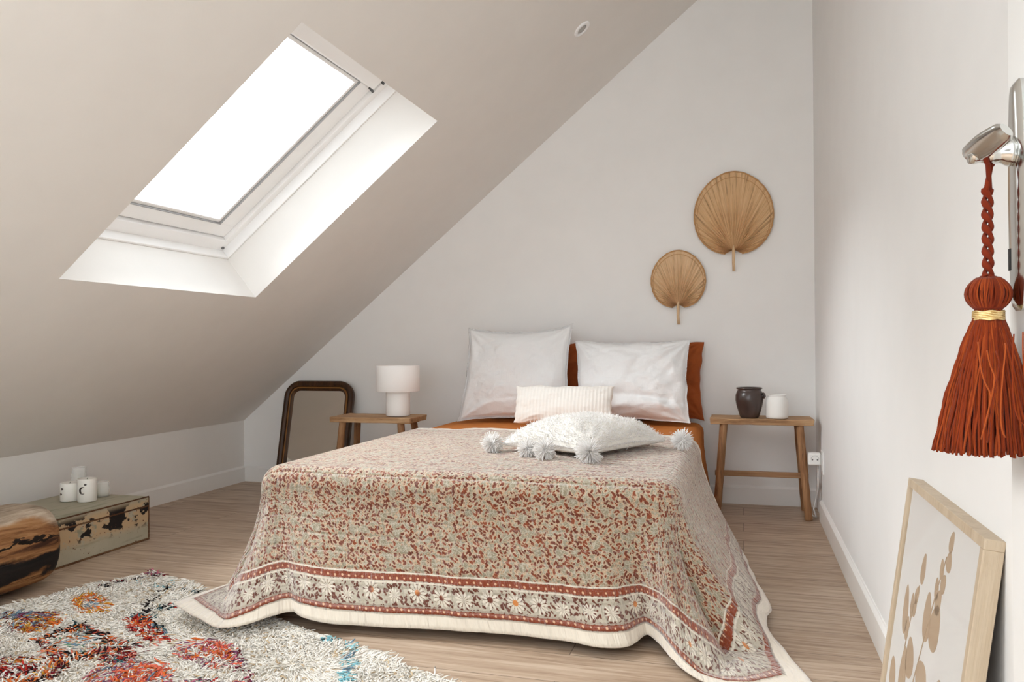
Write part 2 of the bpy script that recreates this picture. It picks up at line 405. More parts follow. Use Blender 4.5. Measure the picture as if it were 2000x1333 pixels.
# door leaf folded back against the right wall -----------------------------------
DX, DY1 = 0.281, 0.998
door = empty('door_1', (DX+0.02, 0.27, 0), kind='structure')
def dpart(nm, bm, m, bv=0.0, smooth=False, parent=None):
    bmesh.ops.transform(bm, matrix=Matrix.Translation((-(DX+0.02), -0.27, 0)), verts=bm.verts[:])
    o = obj(nm, bm, m, parent or door, smooth)
    if bv: bevel(o, bv, 3)
    return o
bm = bmesh.new(); box(bm, DX, DX+0.04, 0.27, DY1, 0.012, 2.04); dpart('door_leaf', bm, M_door, 0.002)
bm = bmesh.new()
PYC = 0.952
def plate_ring(x, inset, z0=0.932, z1=1.172):
    pts = []
    for i in range(64):
        t = i/64*2*math.pi
        zz = math.sin(t); yy = math.cos(t)
        h = (z1-z0)/2 - inset
        # long plate, waisted ends and gently bellied middle
        sz = math.copysign(abs(zz)**0.35, zz)*h
        q = sz/((z1-z0)/2)
        hw = (0.0235 - 0.006*abs(q)**1.6) - inset
        sy_ = math.copysign(abs(yy)**0.30, yy)*hw
        pts.append((x, PYC + sy_, (z0+z1)/2 + sz))
    return [bm.verts.new(p) for p in pts]
rr = [plate_ring(DX+0.0005, 0), plate_ring(DX-0.005, 0), plate_ring(DX-0.0085, 0.005), plate_ring(DX-0.010, 0.011)]
for a, b in zip(rr[:-1], rr[1:]):
    for i in range(64): bm.faces.new((a[i], a[(i+1) % 64], b[(i+1) % 64], b[i]))
bm.faces.new(rr[-1])
plate = dpart('escutcheon_plate', bm, M_chrome, 0, True); autosmooth(plate, 30)
bm = bmesh.new(); box(bm, DX-0.0106, DX-0.0095, PYC+0.006, PYC+0.012, 0.975, 0.998); dpart('keyhole', bm, M_black)
SZ, SY = 1.098, 0.950
bm = bmesh.new()
rot90 = Matrix.Rotation(-math.pi/2, 4, 'Y')
lathe(bm, [(0, 0), (0.0145, 0), (0.0155, 0.004), (0.0135, 0.008), (0.0115, 0.012), (0.012, 0.018), (0.0125, 0.024), (0.0105, 0.026), (0.0100, 0.032), (0.0110, 0.036), (0.0100, 0.041), (0, 0.043)], 32)
bmesh.ops.transform(bm, matrix=Matrix.Translation((DX-0.009, SY, SZ)) @ rot90, verts=bm.verts[:])
dpart('handle_stem', bm, M_chrome, 0, True)
bm = bmesh.new()   # flattened lever blade towards the camera
pts, rad = [], []
for i in range(15):
    t = i/14
    pts.append((DX-0.047 + 0.006*t, SY+0.012 - 0.088*t, SZ-0.003 + 0.012*t))
    rad.append(0.0100 + 0.0030*math.sin(t*math.pi) if 0 < i < 14 else 0.0075)
tube(bm, pts, rad, 20, flat=0.42)
Rl = Matrix.Translation((DX-0.044, SY, SZ)) @ Matrix.Rotation(math.radians(38), 4, 'Y') @ Matrix.Translation((-(DX-0.044), -SY, -SZ))
bmesh.ops.transform(bm, matrix=Rl, verts=bm.verts[:])
lev = dpart('lever', bm, M_chrome, 0, True); autosmooth(lev, 60)

# ------------------------------------------------------------------ tufts / yarn in numpy
def tufts(name, base, direc, length, rad, colors=None, parent=None, mat=None, K=4, nsides=3, curl=None, seed=0, taper=0.35):
    rs = np.random.RandomState(seed); n = len(base)
    base = np.asarray(base, float); d = np.asarray(direc, float); d /= np.linalg.norm(d, axis=1)[:, None] + 1e-9
    length = np.broadcast_to(np.asarray(length, float), (n,)); rad = np.broadcast_to(np.asarray(rad, float), (n,))
    cur = curl if curl is not None else rs.normal(0, 0.25, (n, 3))
    a = np.cross(d, np.array([0.3, 0.2, 1.0])); a /= np.linalg.norm(a, axis=1)[:, None] + 1e-9; b = np.cross(d, a)
    V = np.zeros((n, K, nsides, 3))
    for k in range(K):
        t = k/(K-1)
        c = base + d*(length*t)[:, None] + cur*(length*t*t)[:, None]
        r = rad*(1 - (1-taper)*t**2)
        for s in range(nsides):
            an = 2*np.pi*s/nsides
            V[:, k, s] = c + (a*np.cos(an) + b*np.sin(an))*r[:, None]
    idx = np.arange(n*K*nsides).reshape(n, K, nsides)
    f = []
    for k in range(K-1):
        for s in range(nsides):
            s2 = (s+1) % nsides
            f.append(np.stack([idx[:, k, s], idx[:, k, s2], idx[:, k+1, s2], idx[:, k+1, s]], 1))
    Fq = np.concatenate(f, 0)
    me = bpy.data.meshes.new(name); nv = n*K*nsides; nf = len(Fq)
    me.vertices.add(nv); me.vertices.foreach_set('co', V.reshape(-1).astype(np.float32))
    me.loops.add(nf*4); me.loops.foreach_set('vertex_index', Fq.reshape(-1).astype(np.int32))
    me.polygons.add(nf); me.polygons.foreach_set('loop_start', np.arange(0, nf*4, 4, dtype=np.int32))
    me.polygons.foreach_set('loop_total', np.full(nf, 4, dtype=np.int32))
    me.update(calc_edges=True)
    me.polygons.foreach_set('use_smooth', np.ones(nf, dtype=bool))
    if colors is not None:
        at = me.color_attributes.new('yarn', 'FLOAT_COLOR', 'POINT')
        cc = np.ones((n, K*nsides, 4), np.float32); cc[:, :, :3] = np.asarray(colors)[:, None, :]
        at.data.foreach_set('color', cc.reshape(-1))
    me.materials.append(mat); me.validate()
    o = bpy.data.objects.new(name, me); link(o, parent)
    return o
def yarn_mat(name, col=None, rough=0.95, sheen=0.05):
    m = Mat(name, rough, 0.1, sheen=sheen)
    if col is None: m.set('Base Color', m.node('ShaderNodeAttribute', attribute_name='yarn').outputs[0])
    else:
        v = m.coord(); m.set('Base Color', m.mix(m.noise(v, 90, 3), tuple(c*0.75 for c in col), tuple(min(1, c*1.2) for c in col)))
    return m.m
M_yarn = yarn_mat('dyed_wool')
M_ivory = yarn_mat('ivory_yarn', rgb(228, 223, 217))
M_pomyarn = Mat('white_pompom_yarn', 0.95, 0.1).set('Base Color', (0.93, 0.915, 0.90)).m
M_terra = yarn_mat('terracotta_yarn', rgb(112, 40, 20), sheen=0.05)

# ------------------------------------------------------------------ tassel on the door handle
TX, TY = 0.2480, 0.951
tas = empty('tassel', (TX, TY, 0.90), label='rust red yarn tassel with a gold band hanging from the chrome door handle', cat='tassel')
def tpart(nm, bm, m, smooth=True):
    bmesh.ops.transform(bm, matrix=Matrix.Translation((-TX, -TY, -0.90)), verts=bm.verts[:]); return obj(nm, bm, m, tas, smooth)
rs = np.random.RandomState(4)
bm = bmesh.new()      # cord: two strands twisted below a loop round the stem
zt = SZ
loop = []
lx = DX-0.031
cord_top = 1.048
for k in range(25):
    t = -math.pi*0.5 + 0.30 + (2*math.pi-0.60)*k/24
    loop.append((lx + 0.0080*math.cos(t), SY + 0.0135*math.cos(t), SZ + 0.0135*math.sin(t)))
tube(bm, [(TX+0.003, SY+0.003, cord_top+0.006)] + loop[-1:] + loop[::-1][1:] + [(TX-0.003, SY-0.003, cord_top+0.006)], 0.0026, 8)
for ph in (0, math.pi):
    pts = []
    for i in range(120):
        z = cord_top + 0.012 - (cord_top+0.010-0.966)*i/119
        a = ph + i*0.19; q = 0.0030
        pts.append((TX + q*math.cos(a), TY + q*math.sin(a), z))
    tube(bm, pts, [0.0031 + 0.0008*math.sin(i*0.38) for i in range(120)], 7)
tube(bm, [(TX-0.006, TY-0.002, 0.9665), (TX, TY-0.005, 0.967), (TX+0.007, TY-0.001, 0.9655), (TX+0.002, TY+0.006, 0.967)], 0.0034, 8, closed=True)
tpart('cord', bm, M_terra)
def yarns(nm, paths, r, mat, colors=None, seed=1):
    bm = bmesh.new(); cl = bm.verts.layers.float_color.new('yarn')
    for k, p in enumerate(paths):
        n0 = len(bm.verts); rg = tube(bm, p, r[k] if isinstance(r, list) else r, 5, cap=True)
        c = colors[k] if colors is not None else (1, 1, 1)
        for ring_ in rg:
            for v in ring_: v[cl] = (*c, 1)
    return tpart(nm, bm, mat)
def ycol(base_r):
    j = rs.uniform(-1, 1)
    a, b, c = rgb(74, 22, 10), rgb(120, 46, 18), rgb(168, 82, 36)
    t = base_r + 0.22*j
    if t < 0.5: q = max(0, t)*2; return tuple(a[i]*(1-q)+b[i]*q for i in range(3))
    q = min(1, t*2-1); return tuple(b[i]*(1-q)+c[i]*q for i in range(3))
# head: meridian yarns over a bulb
bm = bmesh.new(); lathe(bm, [(0.0, 0.964), (0.008, 0.963), (0.014, 0.959), (0.0175, 0.952), (0.0185, 0.944), (0.017, 0.938), (0.013, 0.934), (0.0, 0.932)], 32, TX, TY)
head = tpart('head_core', bm, M_terra)
paths, cols = [], []
for k in range(110):
    a = 2*math.pi*k/110 + rs.uniform(-0.03, 0.03); tw = rs.uniform(-0.25, 0.25); p = []
    for i in range(12):
        t = i/11; zz = 0.967 - 0.036*t
        r = 0.0215*math.sin(min(1, 0.10+t*0.98)*math.pi*0.90)**0.55 if t < 0.97 else 0.014
        p.append((TX + r*math.cos(a+tw*t), TY + r*math.sin(a+tw*t), zz))
    paths.append(p); cols.append(ycol(0.45))
yarns('head_yarn', paths, 0.0010, M_yarn, cols).name = 'head'
head.parent = [c for c in tas.children if c.name == 'head'][0]; head.name = 'core'
# gold band
bm = bmesh.new()
for k in range(5): 
    z = 0.9315 - 0.0019*k
    tube(bm, [(TX + 0.0142*math.cos(t*2*math.pi/40), TY + 0.0142*math.sin(t*2*math.pi/40), z + 0.0006*math.sin(t*0.9+k)) for t in range(40)], 0.0013, 6, closed=True)
gm = Mat('gold_thread', 0.35, 0.5, 0.7); gm.set('Base Color', gm.mix(gm.noise(gm.coord(), 300, 2), rgb(190, 150, 80), rgb(235, 215, 165))); tpart('band', bm, gm.m)
# skirt
paths, cols, rads = [], [], []
ZB = 0.922; ZE = 0.7835
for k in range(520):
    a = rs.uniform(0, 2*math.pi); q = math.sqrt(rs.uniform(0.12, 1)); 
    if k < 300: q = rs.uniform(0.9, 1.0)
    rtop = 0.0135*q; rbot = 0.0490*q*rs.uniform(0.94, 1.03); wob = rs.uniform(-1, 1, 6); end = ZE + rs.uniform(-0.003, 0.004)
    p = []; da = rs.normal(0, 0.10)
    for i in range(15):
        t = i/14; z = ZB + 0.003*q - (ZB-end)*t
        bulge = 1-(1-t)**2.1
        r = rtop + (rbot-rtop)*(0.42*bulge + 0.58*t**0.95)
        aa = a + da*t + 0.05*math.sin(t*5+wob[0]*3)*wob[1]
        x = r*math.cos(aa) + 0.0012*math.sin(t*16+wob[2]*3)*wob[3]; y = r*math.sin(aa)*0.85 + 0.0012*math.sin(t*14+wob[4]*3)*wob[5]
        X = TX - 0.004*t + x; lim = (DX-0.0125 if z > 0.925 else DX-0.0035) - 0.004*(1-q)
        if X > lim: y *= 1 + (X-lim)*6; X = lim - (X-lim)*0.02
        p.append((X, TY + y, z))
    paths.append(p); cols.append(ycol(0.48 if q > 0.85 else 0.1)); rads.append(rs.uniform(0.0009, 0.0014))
# stray yarns
for k in range(7):
    a = rs.uniform(3.6, 5.6); r0_ = 0.03; p = []
    x0 = TX - 0.02 + 0.008*k
    for i in range(14):
        t = i/13; p.append((x0 + 0.012*math.sin(t*3+k)*t, TY - 0.040 - 0.013*math.sin(t*2.0), 0.90 - 0.09*t - 0.01*math.sin(t*6+k)))
    paths.append(p); cols.append(ycol(0.6)); rads.append(0.0008)
paths.append([(TX+0.024, TY-0.03, 0.79), (TX+0.0255, TY-0.031, 0.780), (TX+0.0245, TY-0.031, 0.773), (TX+0.0265, TY-0.031, 0.766)]); cols.append(rgb(120, 50, 30)); rads.append(0.0008)
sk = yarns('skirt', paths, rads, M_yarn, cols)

# ------------------------------------------------------------------ framed print leaning on right wall
fx_top, fx_bot, FT = 0.356, 0.275, 0.030
fl = math.atan2(fx_top-fx_bot, 0.594)
FH = math.hypot(fx_top-fx_bot, 0.594) + 0.0
fy0, fy1 = 1.395, 1.985
pic = empty('framed_print', (fx_bot, (fy0+fy1)/2, 0.004), (0, fl, 0), label='pale wooden framed botanical print leaning on the right wall beside the door', cat='picture')
hw = (fy1-fy0)/2
fb = 0.017
def pbox(nm, a, m, bv=0.001):
    bm = bmesh.new(); box(bm, *a); o = obj(nm, bm, m, pic); bevel(o, bv, 2); return o
# local: x = 0 front plane .. FT back, y across, z up
pbox('frame_rail', (0, FT, -hw, hw, 0, fb), M_frame_wood); pbox('frame_rail', (0, FT, -hw, hw, FH-fb, FH), M_frame_wood)
pbox('frame_stile', (0, FT, -hw, -hw+fb, fb, FH-fb), M_frame_wood); pbox('frame_stile', (0, FT, hw-fb, hw, fb, FH-fb), M_frame_wood)
M_paper = plain('print_paper', rgb(216, 214, 211), 0.8, 0.2)
pbox('paper', (0.008, 0.010, -hw+fb, hw-fb, fb, FH-fb), M_paper, 0.0001)
pbox('backing_board', (0.012, 0.020, -hw+fb, hw-fb, fb, FH-fb), plain('backing_brown', rgb(60, 50, 42), 0.8))
bm = bmesh.new()
def leaf_shape(bm, cyy, czz, l, wd, ang, x=0.0074):
    n = 22; vs = []
    for i in range(n):
        t = i/n*2*math.pi; a = math.cos(t)*l/2; b = math.sin(t)*wd/2*(1-0.25*math.cos(t))
        yy = cyy + a*math.sin(ang) + b*math.cos(ang); zz = czz + a*math.cos(ang) - b*math.sin(ang)
        vs.append((yy, zz))
    f = [bm.verts.new((x, yy, zz)) for yy, zz in vs]; g = [bm.verts.new((x+0.0006, yy, zz)) for yy, zz in vs]
    bm.faces.new(f)
    for i in range(n): bm.faces.new((f[i], f[(i+1) % n], g[(i+1) % n], g[i]))
# a, b fractions: y from far(left in photo) -> near(right); use local y (far = +)
def stem(bm, pts, r=0.0011):
    tube(bm, [(0.0074, y, z) for y, z in pts], r, 6, flat=1.0)
PLANTS = []
BRANCH = [  # (list of stem points (y,z)), leaves (y,z,l,w,ang)
]
def yz(px, py):   # fractions across the paper (0 far .. 1 near) and height
    return (hw - fb) - px*(2*hw-2*fb), fb + py*(FH-2*fb)
def st(p): stem(bm, [yz(*q) for q in p])
def lf(px, py, l, wd, ang): y, z = yz(px, py*1.05+0.01); leaf_shape(bm, y, z, l*0.85, wd*1.55, ang)
st([(0.42, 0.02), (0.44, 0.2), (0.43, 0.40), (0.50, 0.58), (0.57, 0.76), (0.63, 0.88)])
for q in ((0.66,0.88,.05,.018,-.3),(0.66,0.82,.045,.022,-.1),(0.59,0.78,.045,.016,.25),(0.63,0.745,.045,.02,-.5),(0.56,0.71,.05,.018,.2),(0.60,0.68,.06,.024,-.4),(0.49,0.60,.11,.036,.12),(0.60,0.60,.105,.046,-.28)): lf(*q)
for q in ((0.33,0.41,.095,.042,.42),(0.53,0.40,.085,.062,-.5),(0.42,0.27,.06,.022,-.2),(0.47,0.27,.05,.02,-.6)): lf(*q)
st([(0.30, 0.05), (0.28, 0.28), (0.24, 0.45), (0.28, 0.60), (0.33, 0.70)])
for q in ((0.35,0.72,.075,.022,-.1),(0.31,0.62,.05,.018,-.5),(0.26,0.57,.06,.018,.1),(0.30,0.575,.05,.018,-.4),(0.17,0.53,.12,.03,.2),(0.23,0.48,.06,.02,-.1),(0.26,0.33,.13,.038,0.05),(0.10,0.27,.085,.036,.35),(0.24,0.20,.095,.07,0.1)): lf(*q)
st([(0.60, 0.02), (0.68, 0.18), (0.72, 0.33), (0.73, 0.43)])
for q in ((0.74,0.45,.055,.024,-.1),(0.70,0.37,.05,.018,.1),(0.76,0.36,.05,.02,-.3),(0.69,0.26,.045,.018,.2),(0.74,0.25,.04,.018,-.4),(0.62,0.20,.12,.04,-.15),(0.71,0.17,.06,.02,-.2),(0.76,0.10,.07,.05,-.3)): lf(*q)
for q in ((0.40,0.10,.10,.05,.3),(0.12,0.10,.10,.04,.3),(0.52,0.08,.09,.05,-.4)): lf(*q)
obj('plant_motif', bm, plain('sepia_leaf_ink', rgb(178, 156, 132), 0.85), pic)
m = bpy.data.materials.new('picture_glass'); m.use_nodes = True; t = m.node_tree; t.nodes.clear()
o_ = t.nodes.new('ShaderNodeOutputMaterial'); mx = t.nodes.new('ShaderNodeMixShader'); mx.inputs[0].default_value = 0.05
a_ = t.nodes.new('ShaderNodeBsdfTransparent'); b_ = t.nodes.new('ShaderNodeBsdfGlossy'); b_.inputs['Roughness'].default_value = 0.05
t.links.new(a_.outputs[0], mx.inputs[1]); t.links.new(b_.outputs[0], mx.inputs[2]); t.links.new(mx.outputs[0], o_.inputs[0])
M_pglass = m
pbox('glass', (0.0035, 0.0055, -hw+fb, hw-fb, fb, FH-fb), M_pglass, 0.0001)

# ------------------------------------------------------------------ drapes
def smooth_keys(keys, n, per_len=True):
    """keys: list of (t, x, y, z) -> function of t, monotone cubic-ish (catmull) interpolation"""
    K = np.array(keys, float)
    def f(t):
        i = int(np.clip(np.searchsorted(K[:, 0], t) - 1, 0, len(K)-2))
        a, b = K[i], K[i+1]; w_ = (t - a[0])/max(1e-9, b[0]-a[0])
        p0 = K[max(i-1, 0)]; p3 = K[min(i+2, len(K)-1)]
        m0 = (b[1:]-p0[1:])/max(1e-9, b[0]-p0[0])*(b[0]-a[0]); m1 = (p3[1:]-a[1:])/max(1e-9, p3[0]-a[0])*(b[0]-a[0])
        w2, w3 = w_*w_, w_*w_*w_
        return Vector((2*w3-3*w2+1)*a[1:] + (w3-2*w2+w_)*m0 + (-2*w3+3*w2)*b[1:] + (w3-w2)*m1)
    return f
def drape(name, mat, rect, yhead, zt, r, D, left, front, right, foldamp, nrow=44, step=0.012, seed=0.0, topamp=0.004, vpow=1.0, parent=None):
    xL, xR, yF = rect
    topW = xR-xL; topL = yhead[0]-yF; W = topW+2*D; L = topL+D
    def spread(pts, a, b):
        q = [Vector(p) for p in pts]; d = [0]
        for i in range(1, len(q)): d.append(d[-1] + (q[i]-q[i-1]).length)
        return [(a + (b-a)*dd/d[-1], *p) for dd, p in zip(d, q)]
    fl_ = smooth_keys(spread(left, 0, L), 0); ff = smooth_keys(spread(front, 0, W), 0); fr_ = smooth_keys(spread(right, 0, L), 0)
    per = []   # (hem uv, hem point, T uv)
    nL = int(L/step); nW = int(W/step)
    nTL = int(topL/step); nTW = int(topW/step); nD = int(D/step*1.6)
    def add(u, v, H):
        tu = min(max(u, D), D+topW); tv = max(v, D); per.append((u, v, H, tu, tv))
    for i in range(nTL+1): v = L - topL*i/nTL; add(0, v, fl_(L-v))
    for i in range(1, nD+1): v = D - D*i/nD; add(0, v, fl_(L-v))
    for i in range(1, nD+1): u = D*i/nD; add(u, 0, ff(u))
    for i in range(1, nTW+1): u = D + topW*i/nTW; add(u, 0, ff(u))
    for i in range(1, nD+1): u = D+topW + D*i/nD; add(u, 0, ff(u))
    for i in range(1, nD+1): v = D*i/nD; add(W, v, fr_(v))
    for i in range(1, nTL+1): v = D + topL*i/nTL; add(W, v, fr_(v))
    def top3(tu, tv):
        k = (tu-D)/topW; yh = yhead[0]*(1-k) + yhead[1]*k
        x = xL + (tu-D); y = yF + (tv-D)/topL*(yh-yF)
        e = min(tu-D, D+topW-tu, tv-D)
        z = zt + topamp*min(1, e/0.08)*(2.2*N(x*3+seed, y*3) + 1.3*N(x*9, y*9+seed) + 0.9*N(x*22, y*22, seed))
        z += 0.012*(1-min(1, e/0.35)**1 if e < 0.35 else 0)*-0.6
        return Vector((x, y, z))
    bm = bmesh.new(); uvl = bm.loops.layers.uv.new('cloth'); UVv = {}
    rows = []
    arc = 0; prevH = per[0][2]
    for (u, v, H, tu, tv) in per:
        arc += (H-prevH).length; prevH = H
        T = top3(tu, tv); o = Vector((u-tu, v-tv, 0)); 
        dist = o.length; o.normalize()
        od = Vector((H.x-T.x, H.y-T.y, 0)); hl = od.length; od.normalize()
        oo = (o*0.6 + od*0.4).normalized()
        col = []
        for j in range(nrow+1):
            s = j/nrow; a = s*dist
            if a <= r*math.pi/2:
                P = T + oo*(r*math.sin(a/r)) + Vector((0, 0, -r*(1-math.cos(a/r))))
                wv = 0
            else:
                wv = (a-r*math.pi/2)/(dist-r*math.pi/2)
                Q = T + oo*r + Vector((0, 0, -r))
                over = max(0, dist/D - 1)                      # extra cloth at the corners lies on the floor
                hh = wv**(1.0+vpow+3.0*over)
                zz = wv*(1+1.2*over)
                zf = min(1, zz)
                zf = zf - 0.12*over*math.sin(min(1, zz)*math.pi)
                P = Vector((Q.x + (H.x-Q.x)*hh, Q.y + (H.y-Q.y)*hh, Q.z + (H.z-Q.z)*zf))
            g = min(1, wv*1.6)*(1-0.55*max(0, wv-0.6)/0.4)
            dd = foldamp*g*(1.6*N(arc*5+seed, s*0.8, 3.1) + 0.6*N(arc*13, s*1.5+seed, 7.7)) + 0.0022*N(arc*60+seed, s*16)*min(1, s*8)
            P = P + oo*dd
            if P.z < 0.008: P.z = 0.008
            vv = bm.verts.new(P); UVv[vv] = (tu + (u-tu)*s, tv + (v-tv)*s); col.append(vv)
        rows.append(col)
    for A, B in zip(rows[:-1], rows[1:]):
        for j in range(nrow):
            bm.faces.new((A[j], B[j], B[j+1], A[j+1]))
    # top
    g = [[None]*(nTW+1) for _ in range(nTL+1)]
    for i in range(nTL+1):
        for k in range(nTW+1):
            tu = D + topW*k/nTW; tv = D + topL*i/nTL
            vv = bm.verts.new(top3(tu, tv)); UVv[vv] = (tu, tv); g[i][k] = vv
    for i in range(nTL):
        for k in range(nTW): bm.faces.new((g[i][k], g[i][k+1], g[i+1][k+1], g[i+1][k]))
    for f in bm.faces:
        for l in f.loops: l[uvl].uv = UVv[l.vert]
    bmesh.ops.remove_doubles(bm, verts=bm.verts[:], dist=0.00005)
    bmesh.ops.recalc_face_normals(bm, faces=bm.faces[:])
    up = [f for f in bm.faces if abs(f.normal.z) > 0.9 and f.calc_center_median().z > zt-0.03]
    if sum(f.normal.z for f in up) < 0: bmesh.ops.reverse_faces(bm, faces=bm.faces[:])
    me = bpy.data.meshes.new(name); bm.to_mesh(me); bm.free(); me.materials.append(mat)
    for p in me.polygons: p.use_smooth = True
    o = bpy.data.objects.new(name, me); link(o, parent)
    return o, W, L

# bed ---------------------------------------------------------------------------
bed = empty('bed', (-0.93, 3.60, 0), label='double bed with mattress hidden under rust sheet and floral quilt', cat='bed')
def bpart(nm, a, m, bv):
    bm = bmesh.new(); x0, x1, y0, y1, z0, z1 = a; box(bm, x0+0.93, x1+0.93, y0-3.60, y1-3.60, z0, z1); o = obj(nm, bm, m, bed); bevel(o, bv, 4); autosmooth(o); return o
bpart('mattress', (-1.63, -0.23, 2.60, 4.66, 0.24, 0.452), plain('mattress_ticking', (0.8, 0.79, 0.76), 0.9), 0.03)
bpart('bed_base', (-1.62, -0.24, 2.61, 4.65, 0.10, 0.24), plain('bed_base_fabric', rgb(90, 84, 78), 0.9), 0.01)
for (x, y) in ((-1.55, 2.72), (-0.31, 2.72), (-1.55, 4.55), (-0.31, 4.55)):
    bpart('leg', (x-0.025, x+0.025, y-0.025, y+0.025, 0.0, 0.10), M_black, 0.004)
# sheet
sh, _, _ = drape('bed_sheet', M_sheet, (-1.605, -0.262, 2.63), (4.665, 4.665), 0.463, 0.05, 0.50,
   [(-1.70, 4.66, 0.05), (-1.70, 3.5, 0.05), (-1.70, 2.55, 0.05)],
   [(-1.70, 2.55, 0.05), (-1.0, 2.53, 0.05), (-0.18, 2.55, 0.05)],
   [(-0.18, 2.55, 0.05), (-0.16, 3.3, 0.05), (-0.15, 3.7, 0.045), (-0.145, 4.1, 0.04), (-0.165, 4.38, 0.035), (-0.165, 4.66, 0.03)],
   0.006, nrow=30, step=0.022, seed=3.0, topamp=0.0028)
tag(sh, 'rust orange linen sheet over the bed, showing beneath the pillows', 'sheet')
md = sh.modifiers.new('s', 'SOLIDIFY'); md.thickness = 0.003; md.offset = -1
# quilt
QM = quilt_mat(1.0, 1.0)  # replaced below once size is known
rect = (-1.600, -0.260, 2.595); D = 0.55; yh = (3.90, 3.80)
bpy.data.materials.remove(QM)
QM = quilt_mat(yh[0]-rect[2]+D, rect[1]-rect[0]+2*D)
tipL = (-1.805, 2.262, 0.055); tipR = (0.176, 2.215, 0.012)
ql, QW, QL = drape('quilt', QM, rect, yh, 0.478, 0.075, D,
   [(-1.74, 3.88, 0.10), (-1.75, 3.5, 0.07), (-1.76, 3.0, 0.045), (-1.78, 2.55, 0.045), (-1.82, 2.36, 0.045), tipL],
   [tipL, (-1.72, 2.205, 0.055), (-1.62, 2.150, 0.055), (-1.53, 2.120, 0.05), (-1.47, 2.155, 0.052), (-1.43, 2.235, 0.055), (-1.39, 2.300, 0.052), (-1.33, 2.262, 0.048), (-1.23, 2.270, 0.036),
    (-1.156, 2.295, 0.03), (-0.99, 2.312, 0.030), (-0.862, 2.326, 0.03), (-0.672, 2.340, 0.03), (-0.512, 2.327, 0.03), (-0.387, 2.306, 0.028), (-0.318, 2.335, 0.03), (-0.278, 2.425, 0.035),
    (-0.240, 2.385, 0.03), (-0.166, 2.245, 0.02), (-0.069, 2.150, 0.014), (0.04, 2.135, 0.012), tipR],
   [tipR, (0.150, 2.32, 0.012), (0.110, 2.44, 0.02), (0.070, 2.56, 0.03), (0.068, 2.67, 0.035), (0.084, 2.79, 0.03), (0.068, 2.95, 0.027), (0.045, 3.10, 0.025), (0.028, 3.25, 0.022), (0.010, 3.42, 0.018), (-0.008, 3.57, 0.012)],
   0.015, nrow=52, step=0.011, seed=1.0, topamp=0.0035, vpow=0.4)
tag(ql, 'terracotta and cream floral block-print quilt with white hem spread over the bed', 'quilt')
md = ql.modifiers.new('s', 'SOLIDIFY'); md.thickness = 0.006; md.offset = 0.2

# ------------------------------------------------------------------ pillows
def pillow(name, w_, h_, t_, mat, loc, rot, label, cat='pillow', pinch=0.07, seed=0, n=64, wr=0.006, flat=0.45, extra=None, seam=True, group=None, flange=0.0, corners=None):
    """local: x across, z up, y thickness"""
    verts = []; faces = []
    bm = bmesh.new(); G = {}
    for side in (1, -1):
        for i in range(n+1):
            for j in range(n+1):
                a = -1 + 2*i/n; b = -1 + 2*j/n
                a = math.copysign(abs(math.sin(a*math.pi/2)), a)*0.6 + a*0.4; b = math.copysign(abs(math.sin(b*math.pi/2)), b)*0.6 + b*0.4
                edge = i in (0, n) or j in (0, n)
                if side == -1 and edge: G[(side, i, j)] = G[(1, i, j)]; continue
                x = w_/2*a*(1 - pinch*(1-b*b)); z = h_/2*b*(1 - pinch*(1-a*a))
                if corners:
                    c = [Vector(q) for q in corners]; s_, t2 = (a+1)/2, (b+1)/2
                    q = c[0]*(1-s_)*(1-t2) + c[1]*s_*(1-t2) + c[2]*s_*t2 + c[3]*(1-s_)*t2
                    ctr = (c[0]+c[1]+c[2]+c[3])/4
                    q = q + (ctr-q)*pinch*((1-b*b)*abs(a)+(1-a*a)*abs(b))*0.8
                    x, z = q.x, q.y
                fa = max(0, 1-(abs(a)/(1-flange))**2.2) if abs(a) < 1-flange else 0; fb2 = max(0, 1-(abs(b)/(1-flange))**2.2) if abs(b) < 1-flange else 0
                th = t_/2*(fa*fb2)**flat
                y = th*side
                e = min(1, (fa*fb2)*3)
                rad = math.hypot(a, b)
                y += side*wr*(e**0.5)*(1.8*N(a*2+seed, b*2, side) + 1.0*N(a*5+seed, b*5, side*2) + 0.6*N(a*11, b*11+seed))
                # creases running in from the corners
                for ca, cb in ((-1, -1), (1, -1), (-1, 1), (1, 1)):
                    da, db = a-ca, b-cb; dr = math.hypot(da, db)
                    if dr < 0.9: y += side*wr*1.0*e**0.4*math.sin(math.atan2(db, da)*14+seed)*(1-dr/0.9)*min(1, dr*4)
                x += 0.008*N(b*3+seed, 5.0)*abs(a)**3; z += 0.008*N(a*3+seed, 9.0)*abs(b)**3
                p = Vector((x, y, z))
                if edge: p.y += 0.006*N(a*4+seed, b*4)
                if extra: p = extra(p, a, b, side)
                G[(side, i, j)] = bm.verts.new(p)
    for side in (1, -1):
        for i in range(n):
            for j in range(n):
                q = [G[(side, i, j)], G[(side, i+1, j)], G[(side, i+1, j+1)], G[(side, i, j+1)]]
                if len(set(q)) == 4: bm.faces.new(q if side == -1 else q[::-1])
    root = obj(name, bm, mat, None, True, loc, rot)
    tag(root, label, cat, group)
    return root
def lean(deg): return (math.radians(-deg), 0, 0)
